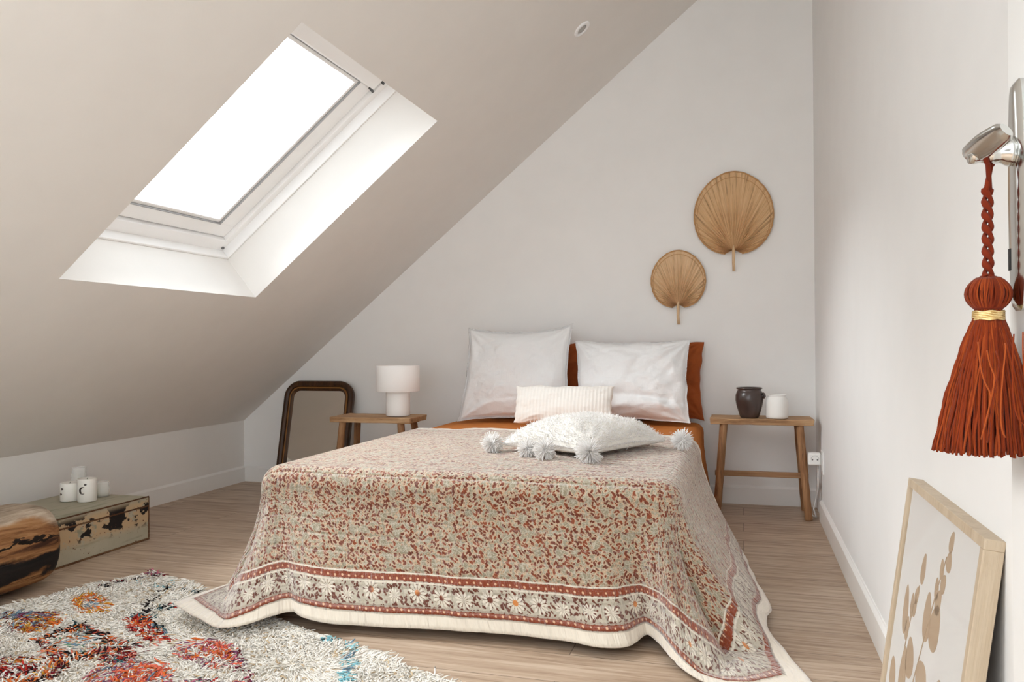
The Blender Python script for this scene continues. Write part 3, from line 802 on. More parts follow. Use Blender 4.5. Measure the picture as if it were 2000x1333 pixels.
# rust pillows at the wall
pillow('pillow', 0.64, 0.44, 0.10, M_rust, (-1.195, 4.650, 0.690), lean(4), 'rust brown pillow behind the left white pillow, showing as a strip', seed=3, wr=0.008)
pillow('pillow', 0.66, 0.44, 0.10, M_rust, (-0.535, 4.650, 0.690), lean(4), 'rust brown pillow behind the right white pillow', seed=8, wr=0.010)
def wl(p, a, b, side):
    # top right corner pulled up, sagging top edge
    p.z += 0.012*b*(a**2) + (0.018*max(0, a)**3*max(0, b)**2)
    p.x += -0.028*(1-b)/2*(1 if a < 0 else 0.0)*abs(a) + (0.0)
    return p
pillow('pillow', 0.63, 0.53, 0.17, M_white, (-1.232, 4.430, 0.733), (math.radians(-13), 0, math.radians(-2)), 'large white cotton pillow on the left side of the bed', seed=1, extra=wl, wr=0.010, flange=0.05)
def wr_(p, a, b, side):
    if side == -1:       # slumped crease across the lower part
        k = math.exp(-((b + 0.42 + 0.12*a)/0.07)**2)*max(0, 1-abs(a-0.25)/0.9)
        p.y += 0.022*k
        k2 = math.exp(-((b + 0.66)/0.16)**2); p.y -= 0.022*k2*max(0, 1-abs(a)**3)
    return p
pillow('pillow', 0.635, 0.46, 0.17, M_white, (-0.585, 4.435, 0.700), (math.radians(-14), 0, math.radians(2)), 'white cotton pillow on the right side of the bed, creased across its lower part', seed=5, extra=wr_, wr=0.011, flange=0.04)
pillow('cushion', 0.525, 0.205, 0.11, M_cream_rib, (-0.905, 4.155, 0.585), (math.radians(-22), 0, math.radians(1)), 'small cream ribbed lumbar cushion in front of the white pillows', 'cushion', seed=12, wr=0.003, pinch=0.03, n=48)
# pompom cushion lying flat
pcx, pcy, pcz = -0.60, 3.18, 0.486
cor = [(-0.915-pcx, 3.055-pcy), (-0.535-pcx, 2.885-pcy), (-0.300-pcx, 3.320-pcy), (-0.70-pcx, 3.560-pcy)]
def layflat(p, a, b, side):
    th = p.y
    return Vector((p.x, p.z, 0.022 + (max(th, 0)*1.45 if side == 1 else th*0.28)))
root = pillow('pompom_cushion', 1, 1, 0.155, M_pom, (pcx, pcy, pcz), (0, 0, 0), 'fluffy ivory cushion with pompoms lying on the floral quilt', 'cushion', seed=2, pinch=0.10, extra=layflat, corners=[(c[0], c[1], 0) for c in cor], wr=0.005, flat=0.40)
rs = np.random.RandomState(9)
me = root.data
P_, D_ = [], []
polys = [p for p in me.polygons if p.normal.z > -0.3]
ar = np.array([p.area for p in polys]); ch = rs.choice(len(polys), 11000, p=ar/ar.sum())
for k in ch:
    p = polys[k]; c = p.center; P_.append((c.x + rs.uniform(-.004, .004), c.y + rs.uniform(-.004, .004), c.z-0.001))
    nn = p.normal; D_.append((nn.x + rs.normal(0, .8), nn.y + rs.normal(0, .8), nn.z*0.8 + rs.normal(0, .4)))
t = tufts('pile', P_, D_, rs.uniform(0.006, 0.013, len(P_)), 0.0013, parent=root, mat=M_pomyarn, seed=3); t['kind'] = 'stuff'
def pompom(center, rad, n, seed):
    rs = np.random.RandomState(seed); d = rs.normal(0, 1, (n, 3)); d /= np.linalg.norm(d, axis=1)[:, None]
    base = np.array(center) + d*rad*0.25
    d2 = d + rs.normal(0, 0.15, d.shape); d2[:, 2] -= 0.2
    o = tufts('pompom', base, d2, rs.uniform(0.70, 0.92, n)*rad, 0.0019, parent=root, mat=M_pomyarn, seed=seed, taper=0.6)
    return o
for k, (x, y, r_) in enumerate(((-0.945, 3.03, .030), (-0.775, 2.925, .027), (-0.700, 2.885, .030), (-0.525, 2.838, .036), (-0.235, 3.315, .030), (-0.85, 3.16, .024), (-0.70, 3.60, .028))):
    pompom((x-pcx, y-pcy, 0.004 + r_*0.85), r_, 480, 20+k)

# ------------------------------------------------------------------ palm leaf fans
def straw_mat(name, a, b):
    m = Mat(name, 0.6, 0.3); v = m.coord()
    at = m.node('ShaderNodeSeparateXYZ', {0: v})
    ang = m.math('ARCTAN2', at.outputs[0], m.math('ADD', at.outputs[2], 0.0))
    st_ = m.noise(m.node('ShaderNodeCombineXYZ', {0: m.math('MULTIPLY', ang, 26.0), 1: m.math('MULTIPLY', at.outputs[2], 3.0)}).outputs[0], 1.0, 4, 0.7)
    m.set('Base Color', m.ramp(st_, [(0.32, tuple(c*0.42 for c in a)), (0.46, a), (0.70, b)]))  # dark stop paints pleat shadow into the straw as radial streaks
    m.bump(st_, 0.4, 0.002)
    return m.m
M_straw = straw_mat('dried_palm_tan', rgb(210, 172, 128), rgb(230, 198, 158))
M_straw2 = straw_mat('dried_palm_pale', rgb(216, 182, 142), rgb(234, 206, 170))
M_rim = plain('palm_binding', rgb(188, 144, 96), 0.7, bump=0.4, bscale=400)
def fan(cx, zbase, width, height, stemlen, mat, label):
    root = empty('palm_leaf_fan', (cx, YB-0.022, zbase), label=label, cat='wall decoration', group='palm leaf fans on the back wall')
    bz = height*0.055
    def outline(a):   # a angle from up; distance from the hub (0, bz) to the egg outline
        best = 0
        for it in range(220):
            r = it*height*1.15/220; x = r*math.sin(a); z = bz + r*math.cos(a)
            t = z/height
            if t < 0.0 or t > 1: break
            e_ = (0.47-t)/0.47 if t < 0.47 else (t-0.47)/0.53
            hw_ = width/2*(max(0, 1-e_*e_)**(0.42 if t < 0.47 else 0.56))
            if abs(x) <= hw_: best = r
            elif r > 0.02: break
        return best
    n = 46; amax = math.radians(116); bm = bmesh.new(); rows = []; nr = 14
    for i in range(2*n+1):
        a = -amax + 2*amax*i/(2*n); R_ = outline(a)*0.995; row = []
        for j in range(nr+1):
            q = j/nr; r = R_*(0.015 + 0.985*q)
            dep = (0.0065 if i % 2 else -0.0065)*min(1, q*2.6)*(1-0.62*q) 
            dep += 0.003*N(i*0.4, q*3)
            row.append(bm.verts.new((r*math.sin(a), dep - 0.010*(1-q), bz + r*math.cos(a))))
        rows.append(row)
    for A, B in zip(rows[:-1], rows[1:]):
        for j in range(nr): bm.faces.new((A[j], A[j+1], B[j+1], B[j]))
    o = obj('leaf', bm, mat, root); md = o.modifiers.new('s', 'SOLIDIFY'); md.thickness = 0.0012
    bm = bmesh.new(); pts = []
    for i in range(90):
        a = -amax + 2*amax*i/89; r = outline(a)
        pts.append((r*math.sin(a), 0.001*math.sin(i*1.7), bz + r*math.cos(a)))
    tube(bm, pts, [0.0042*(1+0.15*math.sin(i*2.1)) for i in range(90)], 8)
    tube(bm, [(p[0]*0.93, -0.0045, bz + (p[2]-bz)*0.93) for p in pts], 0.0017, 6)
    obj('rim', bm, M_rim, root, True)
    bm = bmesh.new(); tube(bm, [(0, -0.011, bz*1.9), (0.0, -0.011, bz*0.6), (-0.001, -0.005, -stemlen*0.5), (0.001, 0.0, -stemlen)], [0.004, 0.0085, 0.0075, 0.0080], 10)
    obj('stem', bm, M_straw2, root, True)
fan(-0.043, 1.402, 0.430, 0.466, 0.095, M_straw, 'larger tan palm leaf fan on the back wall, upper right of the two')
fan(-0.350, 1.108, 0.305, 0.328, 0.096, M_straw2, 'smaller pale palm leaf fan on the back wall, lower left of the two')

# ------------------------------------------------------------------ mirror
mir = empty('mirror', (-2.605, 4.52, 0.002), (math.radians(-13.0), 0, math.radians(0)), label='antique dark wooden framed mirror with rounded top corners leaning on the back wall', cat='mirror')
def arch(hw_, z0, z1, rad, n=10):
    pts = [(-hw_, z0), (-hw_, z1-rad)]
    for i in range(1, n+1): a = math.pi - i/n*math.pi/2; pts.append((-hw_+rad + rad*math.cos(a), z1-rad + rad*math.sin(a)))
    for i in range(0, n+1): a = math.pi/2 - i/n*math.pi/2; pts.append((hw_-rad + rad*math.cos(a), z1-rad + rad*math.sin(a)))
    pts.append((hw_, z0)); return pts
MH, MW = 0.688, 0.245
profile = [(0.0, 0.000), (0.0, -0.022), (0.008, -0.031), (0.022, -0.034), (0.034, -0.028), (0.038, -0.020), (0.042, -0.024), (0.048, -0.023), (0.058, -0.014), (0.063, -0.010), (0.063, 0.0)]  # inset, depth
def mprof(idx, nm, m):
    bm = bmesh.new(); loops = []
    for k in idx:
        ins, dep = profile[k]; A = arch(MW-ins, ins, MH-ins, max(0.02, 0.105-ins)); A.append((MW-ins, ins))
        pts = A[:-1]
        loops.append([bm.verts.new((x, dep, z)) for x, z in pts])
    for a, b in zip(loops[:-1], loops[1:]):
        L_ = len(a)
        for i in range(L_): bm.faces.new((a[i], a[(i+1) % L_], b[(i+1) % L_], b[i]))
    o = obj(nm, bm, m, mir); autosmooth(o, 35); return o
M_dkwood = wood('dark_walnut', rgb(30, 18, 10), rgb(62, 38, 20), rgb(104, 70, 38), 2, 1.0, 0.4)
mprof(range(0, 6), 'frame', M_dkwood)
mprof(range(7, 11), 'inner_moulding', M_dkwood)
mprof(range(5, 8), 'gilt_line', plain('old_gilt', rgb(150, 104, 56), 0.4, 0.5, 0.4))
bm = bmesh.new(); A = arch(MW-0.060, 0.060, MH-0.060, 0.045); f_ = [bm.verts.new((x, -0.008, z)) for x, z in A]; g_ = [bm.verts.new((x, 0.0, z)) for x, z in A]
bm.faces.new(f_); bm.faces.new(g_[::-1])
for i in range(len(A)): bm.faces.new((f_[i], f_[(i+1) % len(A)], g_[(i+1) % len(A)], g_[i]))
obj('mirror_glass', bm, Mat('mirror_silver', 0.04, 0.5, 1.0).set('Base Color', (0.84, 0.82, 0.77)).m, mir)

# ------------------------------------------------------------------ stools
def stool(x0, x1, y0, y1, zt, label, seed, skew=0.0):
    cx, cyy = (x0+x1)/2, (y0+y1)/2; L_, W_ = x1-x0, y1-y0
    root = empty('wooden_stool', (cx, cyy, 0), (0, 0, skew), label=label, cat='stool', group='rustic stools used as bedside tables')
    bm = bmesh.new(); nx, ny = 26, 6; G = {}
    for k, z in ((0, zt-0.030), (1, zt)):
        for i in range(nx+1):
            for j in range(ny+1):
                x = -L_/2 + L_*i/nx; y = -W_/2 + W_*j/ny
                if i in (0, nx): x += 0.010*N(j*0.9+seed, k*0.7, i)
                if j in (0, ny): y += 0.006*N(i*0.35+seed, k*0.5, j*2)
                if k == 0: x *= 0.985; y *= 0.96
                G[k, i, j] = bm.verts.new((x, y, z + 0.0016*N(x*14+seed, y*14, k)))
    for i in range(nx):
        for j in range(ny):
            bm.faces.new((G[1,i,j], G[1,i+1,j], G[1,i+1,j+1], G[1,i,j+1])); bm.faces.new((G[0,i,j], G[0,i,j+1], G[0,i+1,j+1], G[0,i+1,j]))
    for i in range(nx):
        bm.faces.new((G[0,i,0], G[0,i+1,0], G[1,i+1,0], G[1,i,0])); bm.faces.new((G[0,i,ny], G[1,i,ny], G[1,i+1,ny], G[0,i+1,ny]))
    for j in range(ny):
        bm.faces.new((G[0,0,j], G[1,0,j], G[1,0,j+1], G[0,0,j+1])); bm.faces.new((G[0,nx,j], G[0,nx,j+1], G[1,nx,j+1], G[1,nx,j]))
    o = obj('seat', bm, M_elm_top, root, True); bevel(o, 0.003, 2, 40); autosmooth(o, 40)
    tx, fx, ty, fy = L_/2-0.070, L_/2-0.032, W_/2-0.035, W_/2+0.004
    for sx in (-1, 1):
        for sy_ in (-1, 1):
            bm = bmesh.new(); pts, rd = [], []
            for q in range(11):
                t = q/10; z = (zt-0.028)*(1-t)
                pts.append((sx*(tx + (fx-tx)*t) + 0.0025*N(q*0.7, seed, sx), sy_*(ty+(fy-ty)*t) + 0.0025*N(q*0.7, seed, sy_+5), z))
                rd.append(0.0205*(1+0.10*N(q*0.6+seed, sx, sy_)))
            tube(bm, pts, rd, 8)
            o = obj('leg', bm, M_elm_leg, root); bevel(o, 0.004, 2, 30)
    zr = 0.205; t = 1-zr/(zt-0.028); xx = tx+(fx-tx)*t; yy = ty+(fy-ty)*t
    for sx in (-1, 1):
        bm = bmesh.new(); box(bm, sx*xx-0.009, sx*xx+0.009, -yy-0.002, yy+0.002, zr-0.016, zr+0.014); o = obj('side_rail', bm, M_elm_rail, root); bevel(o, 0.003)
    bm = bmesh.new(); box(bm, -xx-0.026, xx+0.026, -0.013, 0.013, zr-0.012, zr+0.016); o = obj('stretcher', bm, M_elm_rail, root); bevel(o, 0.003)
    bm = bmesh.new()
    for (sx, z) in ((1, 0.345), (1, 0.10), (-1, 0.43)):
        t = 1 - z/(zt-0.028); xk = sx*(tx+(fx-tx)*t); yk = -(ty+(fy-ty)*t) - 0.0185
        lathe_b = bmesh.ops.create_circle(bm, cap_ends=True, segments=12, radius=0.0035, matrix=Matrix.Translation((xk+0.003*sx, yk, z)) @ Matrix.Rotation(math.pi/2, 4, 'X'))
    bm.free()
    return root
stool(-0.168, 0.350, 4.365, 4.610, 0.508, 'rustic wooden stool right of the bed, holding the two jars', 2.0)
stool(-2.235, -1.745, 4.085, 4.345, 0.503, 'rustic wooden stool left of the bed, holding the white lamp', 7.0, math.radians(1))

# lamp ---------------------------------------------------------------------------
lx_, ly_ = -1.870, 4.215
lamp = empty('table_lamp', (lx_, ly_, 0.5035), label='small white table lamp with a wide drum shade on the left stool', cat='lamp')
bm = bmesh.new(); lathe(bm, [(0, 0.004), (0.066, 0.004), (0.068, 0.007), (0.068, 0.137), (0.066, 0.141), (0.05, 0.1415), (0.0, 0.1415)], 56); autosmooth(obj('base', bm, plain('lamp_white', (0.92, 0.91, 0.895), 0.45), lamp), 40)
bm = bmesh.new(); lathe(bm, [(0, 0.0), (0.062, 0.0), (0.062, 0.0045), (0, 0.0045)], 40); obj('foot', bm, M_gasket, lamp)
bm = bmesh.new(); lathe(bm, [(0.1185, 0.142), (0.121, 0.140), (0.1225, 0.142), (0.1225, 0.283), (0.121, 0.285), (0.1185, 0.284), (0.1185, 0.142)], 64); autosmooth(obj('lamp_shade', bm, plain('shade_white', (0.93, 0.905, 0.885), 0.7), lamp), 50)
bm = bmesh.new(); lathe(bm, [(0, 0.141), (0.012, 0.141), (0.012, 0.19), (0, 0.19)], 16)
for k in range(3):
    a = k*2.094; tube(bm, [(0.008*math.cos(a), 0.008*math.sin(a), 0.186), (0.119*math.cos(a), 0.119*math.sin(a), 0.186)], 0.0015, 6)
obj('shade_holder', bm, M_plastic, lamp)

# jars ---------------------------------------------------------------------------
jar = Mat('dark_stoneware_glaze', 0.28, 0.6); v_ = jar.coord()
jar.set('Base Color', jar.mix(jar.noise(v_, 12, 4), rgb(44, 36, 34), rgb(84, 66, 60))); jar.bump(jar.noise(v_, 60, 3), 0.15, 0.002)
bm = bmesh.new(); lathe(bm, [(0, 0), (0.044, 0), (0.049, 0.005), (0.056, 0.030), (0.066, 0.062), (0.0715, 0.092), (0.0705, 0.118), (0.063, 0.138), (0.058, 0.145), (0.060, 0.149), (0.066, 0.152), (0.067, 0.156), (0.062, 0.159), (0.056, 0.157), (0.055, 0.145), (0.064, 0.115), (0.064, 0.09), (0.04, 0.012), (0, 0.010)], 64)
pot = obj('stoneware_jar', bm, jar.m, None, True, (0.034, 4.455, 0.5095)); tag(pot, 'dark brown glazed stoneware jar on the right stool', 'jar')
bm = bmesh.new(); tube(bm, [(0.066, -0.020, 0.130), (0.075, -0.022, 0.124), (0.0765, -0.022, 0.114), (0.070, -0.020, 0.104)], 0.007, 8); obj('handle', bm, jar.m, pot, True)
bm = bmesh.new(); lathe(bm, [(0, 0), (0.050, 0), (0.055, 0.004), (0.0565, 0.015), (0.0565, 0.088), (0.054, 0.100), (0.047, 0.108), (0.044, 0.113), (0.046, 0.117), (0.0475, 0.121), (0.045, 0.124), (0.041, 0.122), (0.041, 0.110), (0.050, 0.096), (0.051, 0.01), (0, 0.008)], 56)
tag(obj('white_jar', bm, plain('white_ceramic', (0.84, 0.83, 0.80), 0.35, 0.5), None, True, (0.172, 4.435, 0.5095)), 'white ceramic jar beside the dark stoneware jar on the right stool', 'jar')

# outlet, adapter, cable -----------------------------------------------------------
out = empty('wall_outlet', (XR, 4.315, 0.305), label='white square wall socket plate low on the right wall', cat='outlet')
bm = bmesh.new(); box(bm, -0.008, 0.0, -0.055, 0.042, -0.058, 0.056); bevel(obj('plate', bm, M_plastic, out), 0.003, 2)
bm = bmesh.new(); box(bm, -0.0105, -0.008, -0.040, 0.030, -0.040, 0.040); bevel(obj('socket_insert', bm, M_plastic, out), 0.003, 2)
ad = empty('plug_adapter', (0.3475, 4.338, 0.318), label='white cube plug adapter with round sockets pushed into the wall outlet', cat='adapter')
bm = bmesh.new(); box(bm, -0.034, 0.0262, -0.030, 0.024, -0.031, 0.031); o = obj('housing', bm, M_plastic, ad); bevel(o, 0.008, 4)
bm = bmesh.new()
for dx in (-0.014, 0.010):
    c = [bm.verts.new((dx + 0.0042*math.cos(t*math.pi/8), -0.0305, -0.002 + 0.0042*math.sin(t*math.pi/8))) for t in range(16)]
    c2 = [bm.verts.new((v.co.x, -0.029, v.co.z)) for v in c]; bm.faces.new(c)
    for i in range(16): bm.faces.new((c[i], c[(i+1) % 16], c2[(i+1) % 16], c2[i]))
obj('socket_hole', bm, plain('socket_grey', (0.18, 0.17, 0.17), 0.5), ad)
bm = bmesh.new()
tube(bm, [(-0.002+0.018*math.cos(t), -0.0300, 0.0015+0.016*math.sin(t)) for t in [math.pi*k/16 for k in range(17)]], 0.0011, 6)
obj('socket_rim', bm, plain('socket_lightgrey', (0.5, 0.5, 0.49), 0.5), ad, True)
bm = bmesh.new(); tube(bm, [(0.362, 4.352, 0.284), (0.364, 4.362, 0.25), (0.366, 4.40, 0.16), (0.362, 4.45, 0.10), (0.348, 4.44, 0.045), (0.356, 4.40, 0.012), (0.345, 4.45, 0.006), (0.335, 4.55, 0.006), (0.34, 4.66, 0.006)], 0.0042, 8)
tag(obj('power_cable', bm, M_plastic, None, True), 'white cable hanging from the plug adapter to the floor corner', 'cable')

# ------------------------------------------------------------------ crate with candles
cr = Mat('chipped_green_paint', 0.6, 0.3); v_ = cr.coord(); sx_ = cr.node('ShaderNodeSeparateXYZ', {0: v_})
pa = cr.mix(cr.noise(v_, 7, 5, 0.7), rgb(160, 154, 134), rgb(188, 182, 162))
pa = cr.mix(cr.step(cr.noise(cr.mapping(v_, (9, 1.5, 9)), 3, 5), 0.5, 0.7), pa, rgb(146, 144, 122))
mid = cr.math('MULTIPLY', cr.step(sx_.outputs[2], 0.05, 0.10), cr.step(sx_.outputs[2], 0.205, 0.17))
face = cr.step(sx_.outputs[0], 0.20, 0.216)
wear = cr.noise(cr.mapping(v_, (9, 9, 12), loc=(0, 0.35, 0.2)), 1.6, 6, 0.62)
tan_ = cr.math('MULTIPLY', cr.math('MULTIPLY', cr.step(wear, 0.43, 0.47), mid), face)
pa = cr.mix(tan_, pa, rgb(190, 164, 130))
wear2 = cr.noise(cr.mapping(v_, (8, 8, 11), loc=(2.0, 0.62, 0.1)), 1.5, 6, 0.55)
blk = cr.math('MULTIPLY', cr.math('MULTIPLY', cr.step(wear2, 0.505, 0.525), mid), face)
pa = cr.mix(blk, pa, rgb(28, 24, 24))
sp_ = cr.math('MULTIPLY', cr.step(cr.noise(v_, 70, 3), 0.66, 0.70), face); pa = cr.mix(sp_, pa, rgb(96, 58, 40))
cr.set('Base Color', pa); cr.bump(cr.math('ADD', wear, wear2), 0.3, 0.003)
M_rusty = wood('rusty_edge', rgb(48, 30, 20), rgb(92, 60, 38), rgb(140, 110, 78), 1, 1.4)
BX0, BX1, BY0, BY1, BZ = -3.120, -2.680, 2.555, 3.185, 0.203
box_ = empty('painted_crate', ((BX0+BX1)/2, (BY0+BY1)/2, 0), label='low old crate with chipped pale green paint, standing under the slope with candles on top', cat='crate')
bw, bl = (BX1-BX0)/2, (BY1-BY0)/2
def cpart(nm, a, m, bv=0.002, par=None):
    bm = bmesh.new(); box(bm, *a); o = obj(nm, bm, m, par or box_); bevel(o, bv, 2); return o
cpart('body', (-bw+.002, bw-.002, -bl+.002, bl-.002, 0.006, BZ-0.047), cr.m, 0.003)
lid = cpart('lid', (-bw, bw, -bl, bl, BZ-0.044, BZ-0.002), cr.m, 0.003)
for (nm, a) in (('bottom_trim', (bw-0.004, bw+0.002, -bl, bl, 0.0, 0.008)), ('top_trim', (bw-0.003, bw+0.0015, -bl, bl, BZ-0.006, BZ)), ('seam_trim', (bw-0.006, bw+0.0005, -bl, bl, BZ-0.049, BZ-0.042)),
                ('corner_trim', (bw-0.003, bw+0.0015, bl-0.004, bl+0.001, 0.008, BZ-0.006)), ('end_trim', (-bw, bw, bl-0.003, bl+0.0015, 0.0, 0.007))):
    cpart(nm, a, M_rusty, 0.001)
bm = bmesh.new()      # worn stencil marks near the right end
for k, (z, w2) in enumerate(((0.128, .022), (0.108, .020), (0.088, .022))):
    yy = bl-0.085
    box(bm, bw+0.0003, bw+0.0022, yy-w2/2, yy+w2/2, z-0.0015, z+0.0015); box(bm, bw+0.0003, bw+0.0022, yy-0.0015+0.004*(k-1), yy+0.0015+0.004*(k-1), z-0.009, z)
obj('stencil_mark', bm, plain('faded_black_ink', rgb(70, 60, 50), 0.8), box_)

def wax(nm, c, col=(0.86, 0.84, 0.79)):
    m = Mat(nm, 0.4, 0.4); m.set('Base Color', col); m.set('Subsurface Weight', 0.15); m.set('Subsurface Radius', (0.01, 0.008, 0.006)); return m.m
M_wax = wax('ivory_wax', 0)
def candle(loc, r, h, label):
    bm = bmesh.new(); lathe(bm, [(0, 0), (r-0.002, 0), (r, 0.002), (r, h-0.004), (r-0.003, h), (r-0.006, h-0.001), (r*0.55, h-0.006), (0, h-0.008)], 48)
    root = empty('candle', loc, label=label, cat='candle', group='candles on the painted crate'); obj('wax_body', bm, M_wax, root, True)
    bm = bmesh.new(); tube(bm, [(0, 0, h-0.010), (0.001, 0, h-0.003), (0.003, 0.001, h+0.002)], 0.0011, 6); obj('wick', bm, M_black, root)
    return root
def wrapmark(root, r, polys, m):
    bm = bmesh.new()
    for P in polys:
        f = [bm.verts.new(((r+0.0007)*math.cos(a), (r+0.0007)*math.sin(a), z)) for a, z in P]
        g = [bm.verts.new(((r-0.0010)*math.cos(a), (r-0.0010)*math.sin(a), z)) for a, z in P]
        for i in range(len(P)): bm.faces.new((f[i], f[(i+1) % len(P)], g[(i+1) % len(P)], g[i]))
        bmesh.ops.triangle_fill(bm, edges=[bm.edges.get((f[i], f[(i+1) % len(P)])) for i in range(len(P))], use_beauty=True)
    obj('printed_mark', bm, m, root)
M_ink = plain('dark_print', rgb(60, 50, 44), 0.6)
c1 = candle((-2.955, 3.000, BZ), 0.040, 0.083, 'squat white candle with small dark stars, leftmost on the crate')
cam_a = math.atan2(-3.0, 2.95)
def dot(a, z, rr_, rad): return [(a + rr_/rad*math.cos(t*math.pi/5), z + rr_*(1 if t % 2 else 0.55)*math.sin(t*math.pi/5)) for t in range(10)]
wrapmark(c1, 0.040, [dot(cam_a-0.85, 0.058, 0.0065, 0.04), dot(cam_a-1.05, 0.034, 0.0065, 0.04)], M_ink)
c2 = candle((-2.868, 3.010, BZ), 0.040, 0.104, 'white candle with a dark crescent moon print, front and centre on the crate')
mo = []
ac = cam_a - 0.50; zc = 0.053
for k in range(17): t = math.radians(60 + 240*k/16); mo.append((ac + 0.017*math.cos(t)/0.04, zc + 0.017*math.sin(t)))
for k in range(1, 16): t = math.radians(285 - 210*k/16); mo.append((ac + (0.0065+0.0135*math.cos(t))/0.04, zc + 0.0135*math.sin(t)))
wrapmark(c2, 0.040, [mo, dot(cam_a-0.20, 0.080, 0.0055, 0.04)], M_ink)
def clear_glass():
    m = Mat('clear_candle_glass', 0.03, 0.5); m.set('Base Color', (0.95, 0.95, 0.93)); m.set('Alpha', 0.28); return m.m
M_cg = clear_glass()
def glass_candle(loc, r, h, hw_, label):
    root = empty('glass_candle', loc, label=label, cat='candle', group='candles on the painted crate')
    bm = bmesh.new(); lathe(bm, [(0, 0), (r-0.002, 0), (r, 0.003), (r, h), (r-0.002, h+0.001), (r-0.003, h), (r-0.003, 0.006), (0, 0.006)], 40); obj('glass_holder', bm, M_cg, root, True)
    bm = bmesh.new(); lathe(bm, [(0, 0.0065), (r-0.0035, 0.0065), (r-0.0035, hw_), (r*0.4, hw_-0.003), (0, hw_-0.003)], 36); obj('wax_body', bm, M_wax, root, True)
    bm = bmesh.new(); tube(bm, [(0, 0, hw_-0.004), (0.001, 0, hw_+0.004), (0.004, 0, hw_+0.010)], 0.001, 6); obj('wick', bm, M_black, root)
glass_candle((-3.035, 3.135, BZ), 0.034, 0.128, 0.098, 'tall white candle in clear glass at the back of the crate')
glass_candle((-2.895, 3.128, BZ), 0.035, 0.068, 0.042, 'short glass tealight candle, rightmost on the crate')

# ------------------------------------------------------------------ log
lg = Mat('charred_log', 0.7, 0.25); v_ = lg.coord(); sp3 = lg.node('ShaderNodeSeparateXYZ', {0: v_})
gr = lg.noise(lg.mapping(v_, (14, 1.6, 14)), 2.0, 6, 0.65, 0.8)
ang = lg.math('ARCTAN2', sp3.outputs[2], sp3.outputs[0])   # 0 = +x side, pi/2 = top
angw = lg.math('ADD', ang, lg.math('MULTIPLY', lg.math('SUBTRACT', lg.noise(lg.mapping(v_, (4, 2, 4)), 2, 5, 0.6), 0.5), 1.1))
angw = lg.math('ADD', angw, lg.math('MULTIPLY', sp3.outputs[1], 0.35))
brown = lg.ramp(gr, [(0.34, rgb(58, 34, 20)), (0.46, rgb(124, 82, 50)), (0.58, rgb(156, 112, 72)), (0.72, rgb(178, 138, 96))])
grey = lg.ramp(gr, [(0.3, rgb(120, 104, 88)), (0.55, rgb(182, 164, 144)), (0.75, rgb(210, 198, 180))])
black = lg.ramp(gr, [(0.3, rgb(14, 12, 12)), (0.6, rgb(34, 28, 26)), (0.8, rgb(74, 52, 38))])
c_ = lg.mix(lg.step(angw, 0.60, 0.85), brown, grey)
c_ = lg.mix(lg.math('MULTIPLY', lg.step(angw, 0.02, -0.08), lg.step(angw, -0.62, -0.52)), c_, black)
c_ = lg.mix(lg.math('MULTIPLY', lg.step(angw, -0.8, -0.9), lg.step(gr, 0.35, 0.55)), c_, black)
crk = lg.noise(lg.mapping(v_, (26, 1.0, 26)), 1.5, 3, 0.5, 0.3); c_ = lg.mix(lg.step(crk, 0.66, 0.72), c_, rgb(40, 24, 14))
c_ = lg.mix(lg.step(lg.math('ABSOLUTE', lg.math('SUBTRACT', angw, 0.36)), 0.045, 0.02), c_, rgb(24, 14, 8))
lg.set('Base Color', c_); lg.bump(lg.math('SUBTRACT', gr, lg.step(crk, 0.62, 0.72)), 0.8, 0.006)
bm = bmesh.new(); nA, nB = 72, 60; rings = []
for i in range(nB+1):
    t = i/nB; y = -0.175*(1-t) + 0.345*t if t < 1 else 0.345
    if y > 0.24: q = (y-0.24)/0.105; k = math.sqrt(max(0, 1-q**2.2))*0.62+0.38*(1-q**6) if q < 1 else 0.0
    else: k = 1
    k = max(k, 0.02); rg = []
    for j in range(nA):
        a = 2*math.pi*j/nA
        sx2, sz2 = math.cos(a), math.sin(a)
        p = 2.6; rr_ = (abs(sx2)**p + abs(sz2)**p)**(-1/p)
        rr_ *= 0.150*(1 + 0.05*N(math.cos(a)*1.5, math.sin(a)*1.5, y*3) + 0.02*N(a*6, y*3))
        # long split in the flank
        rr_ -= 0.010*math.exp(-((a-0.42-0.25*y)/0.035)**2)*(1 if y < 0.25 else 0)
        rg.append(bm.verts.new((rr_*sx2*k*1.05, y, max(-0.1585, rr_*sz2*(k**0.8)))))
    rings.append(rg)
for A, B in zip(rings[:-1], rings[1:]):
    for j in range(nA): bm.faces.new((A[j], A[(j+1) % nA], B[(j+1) % nA], B[j]))
bm.faces.new(rings[-1]); bm.faces.new(rings[0][::-1])
log = obj('charred_log', bm, lg.m, None, True, (-2.622, 2.175, 0.160)); autosmooth(log, 50)
tag(log, 'thick weathered brown log with black charred streaks, lying in front of the crate', 'log')

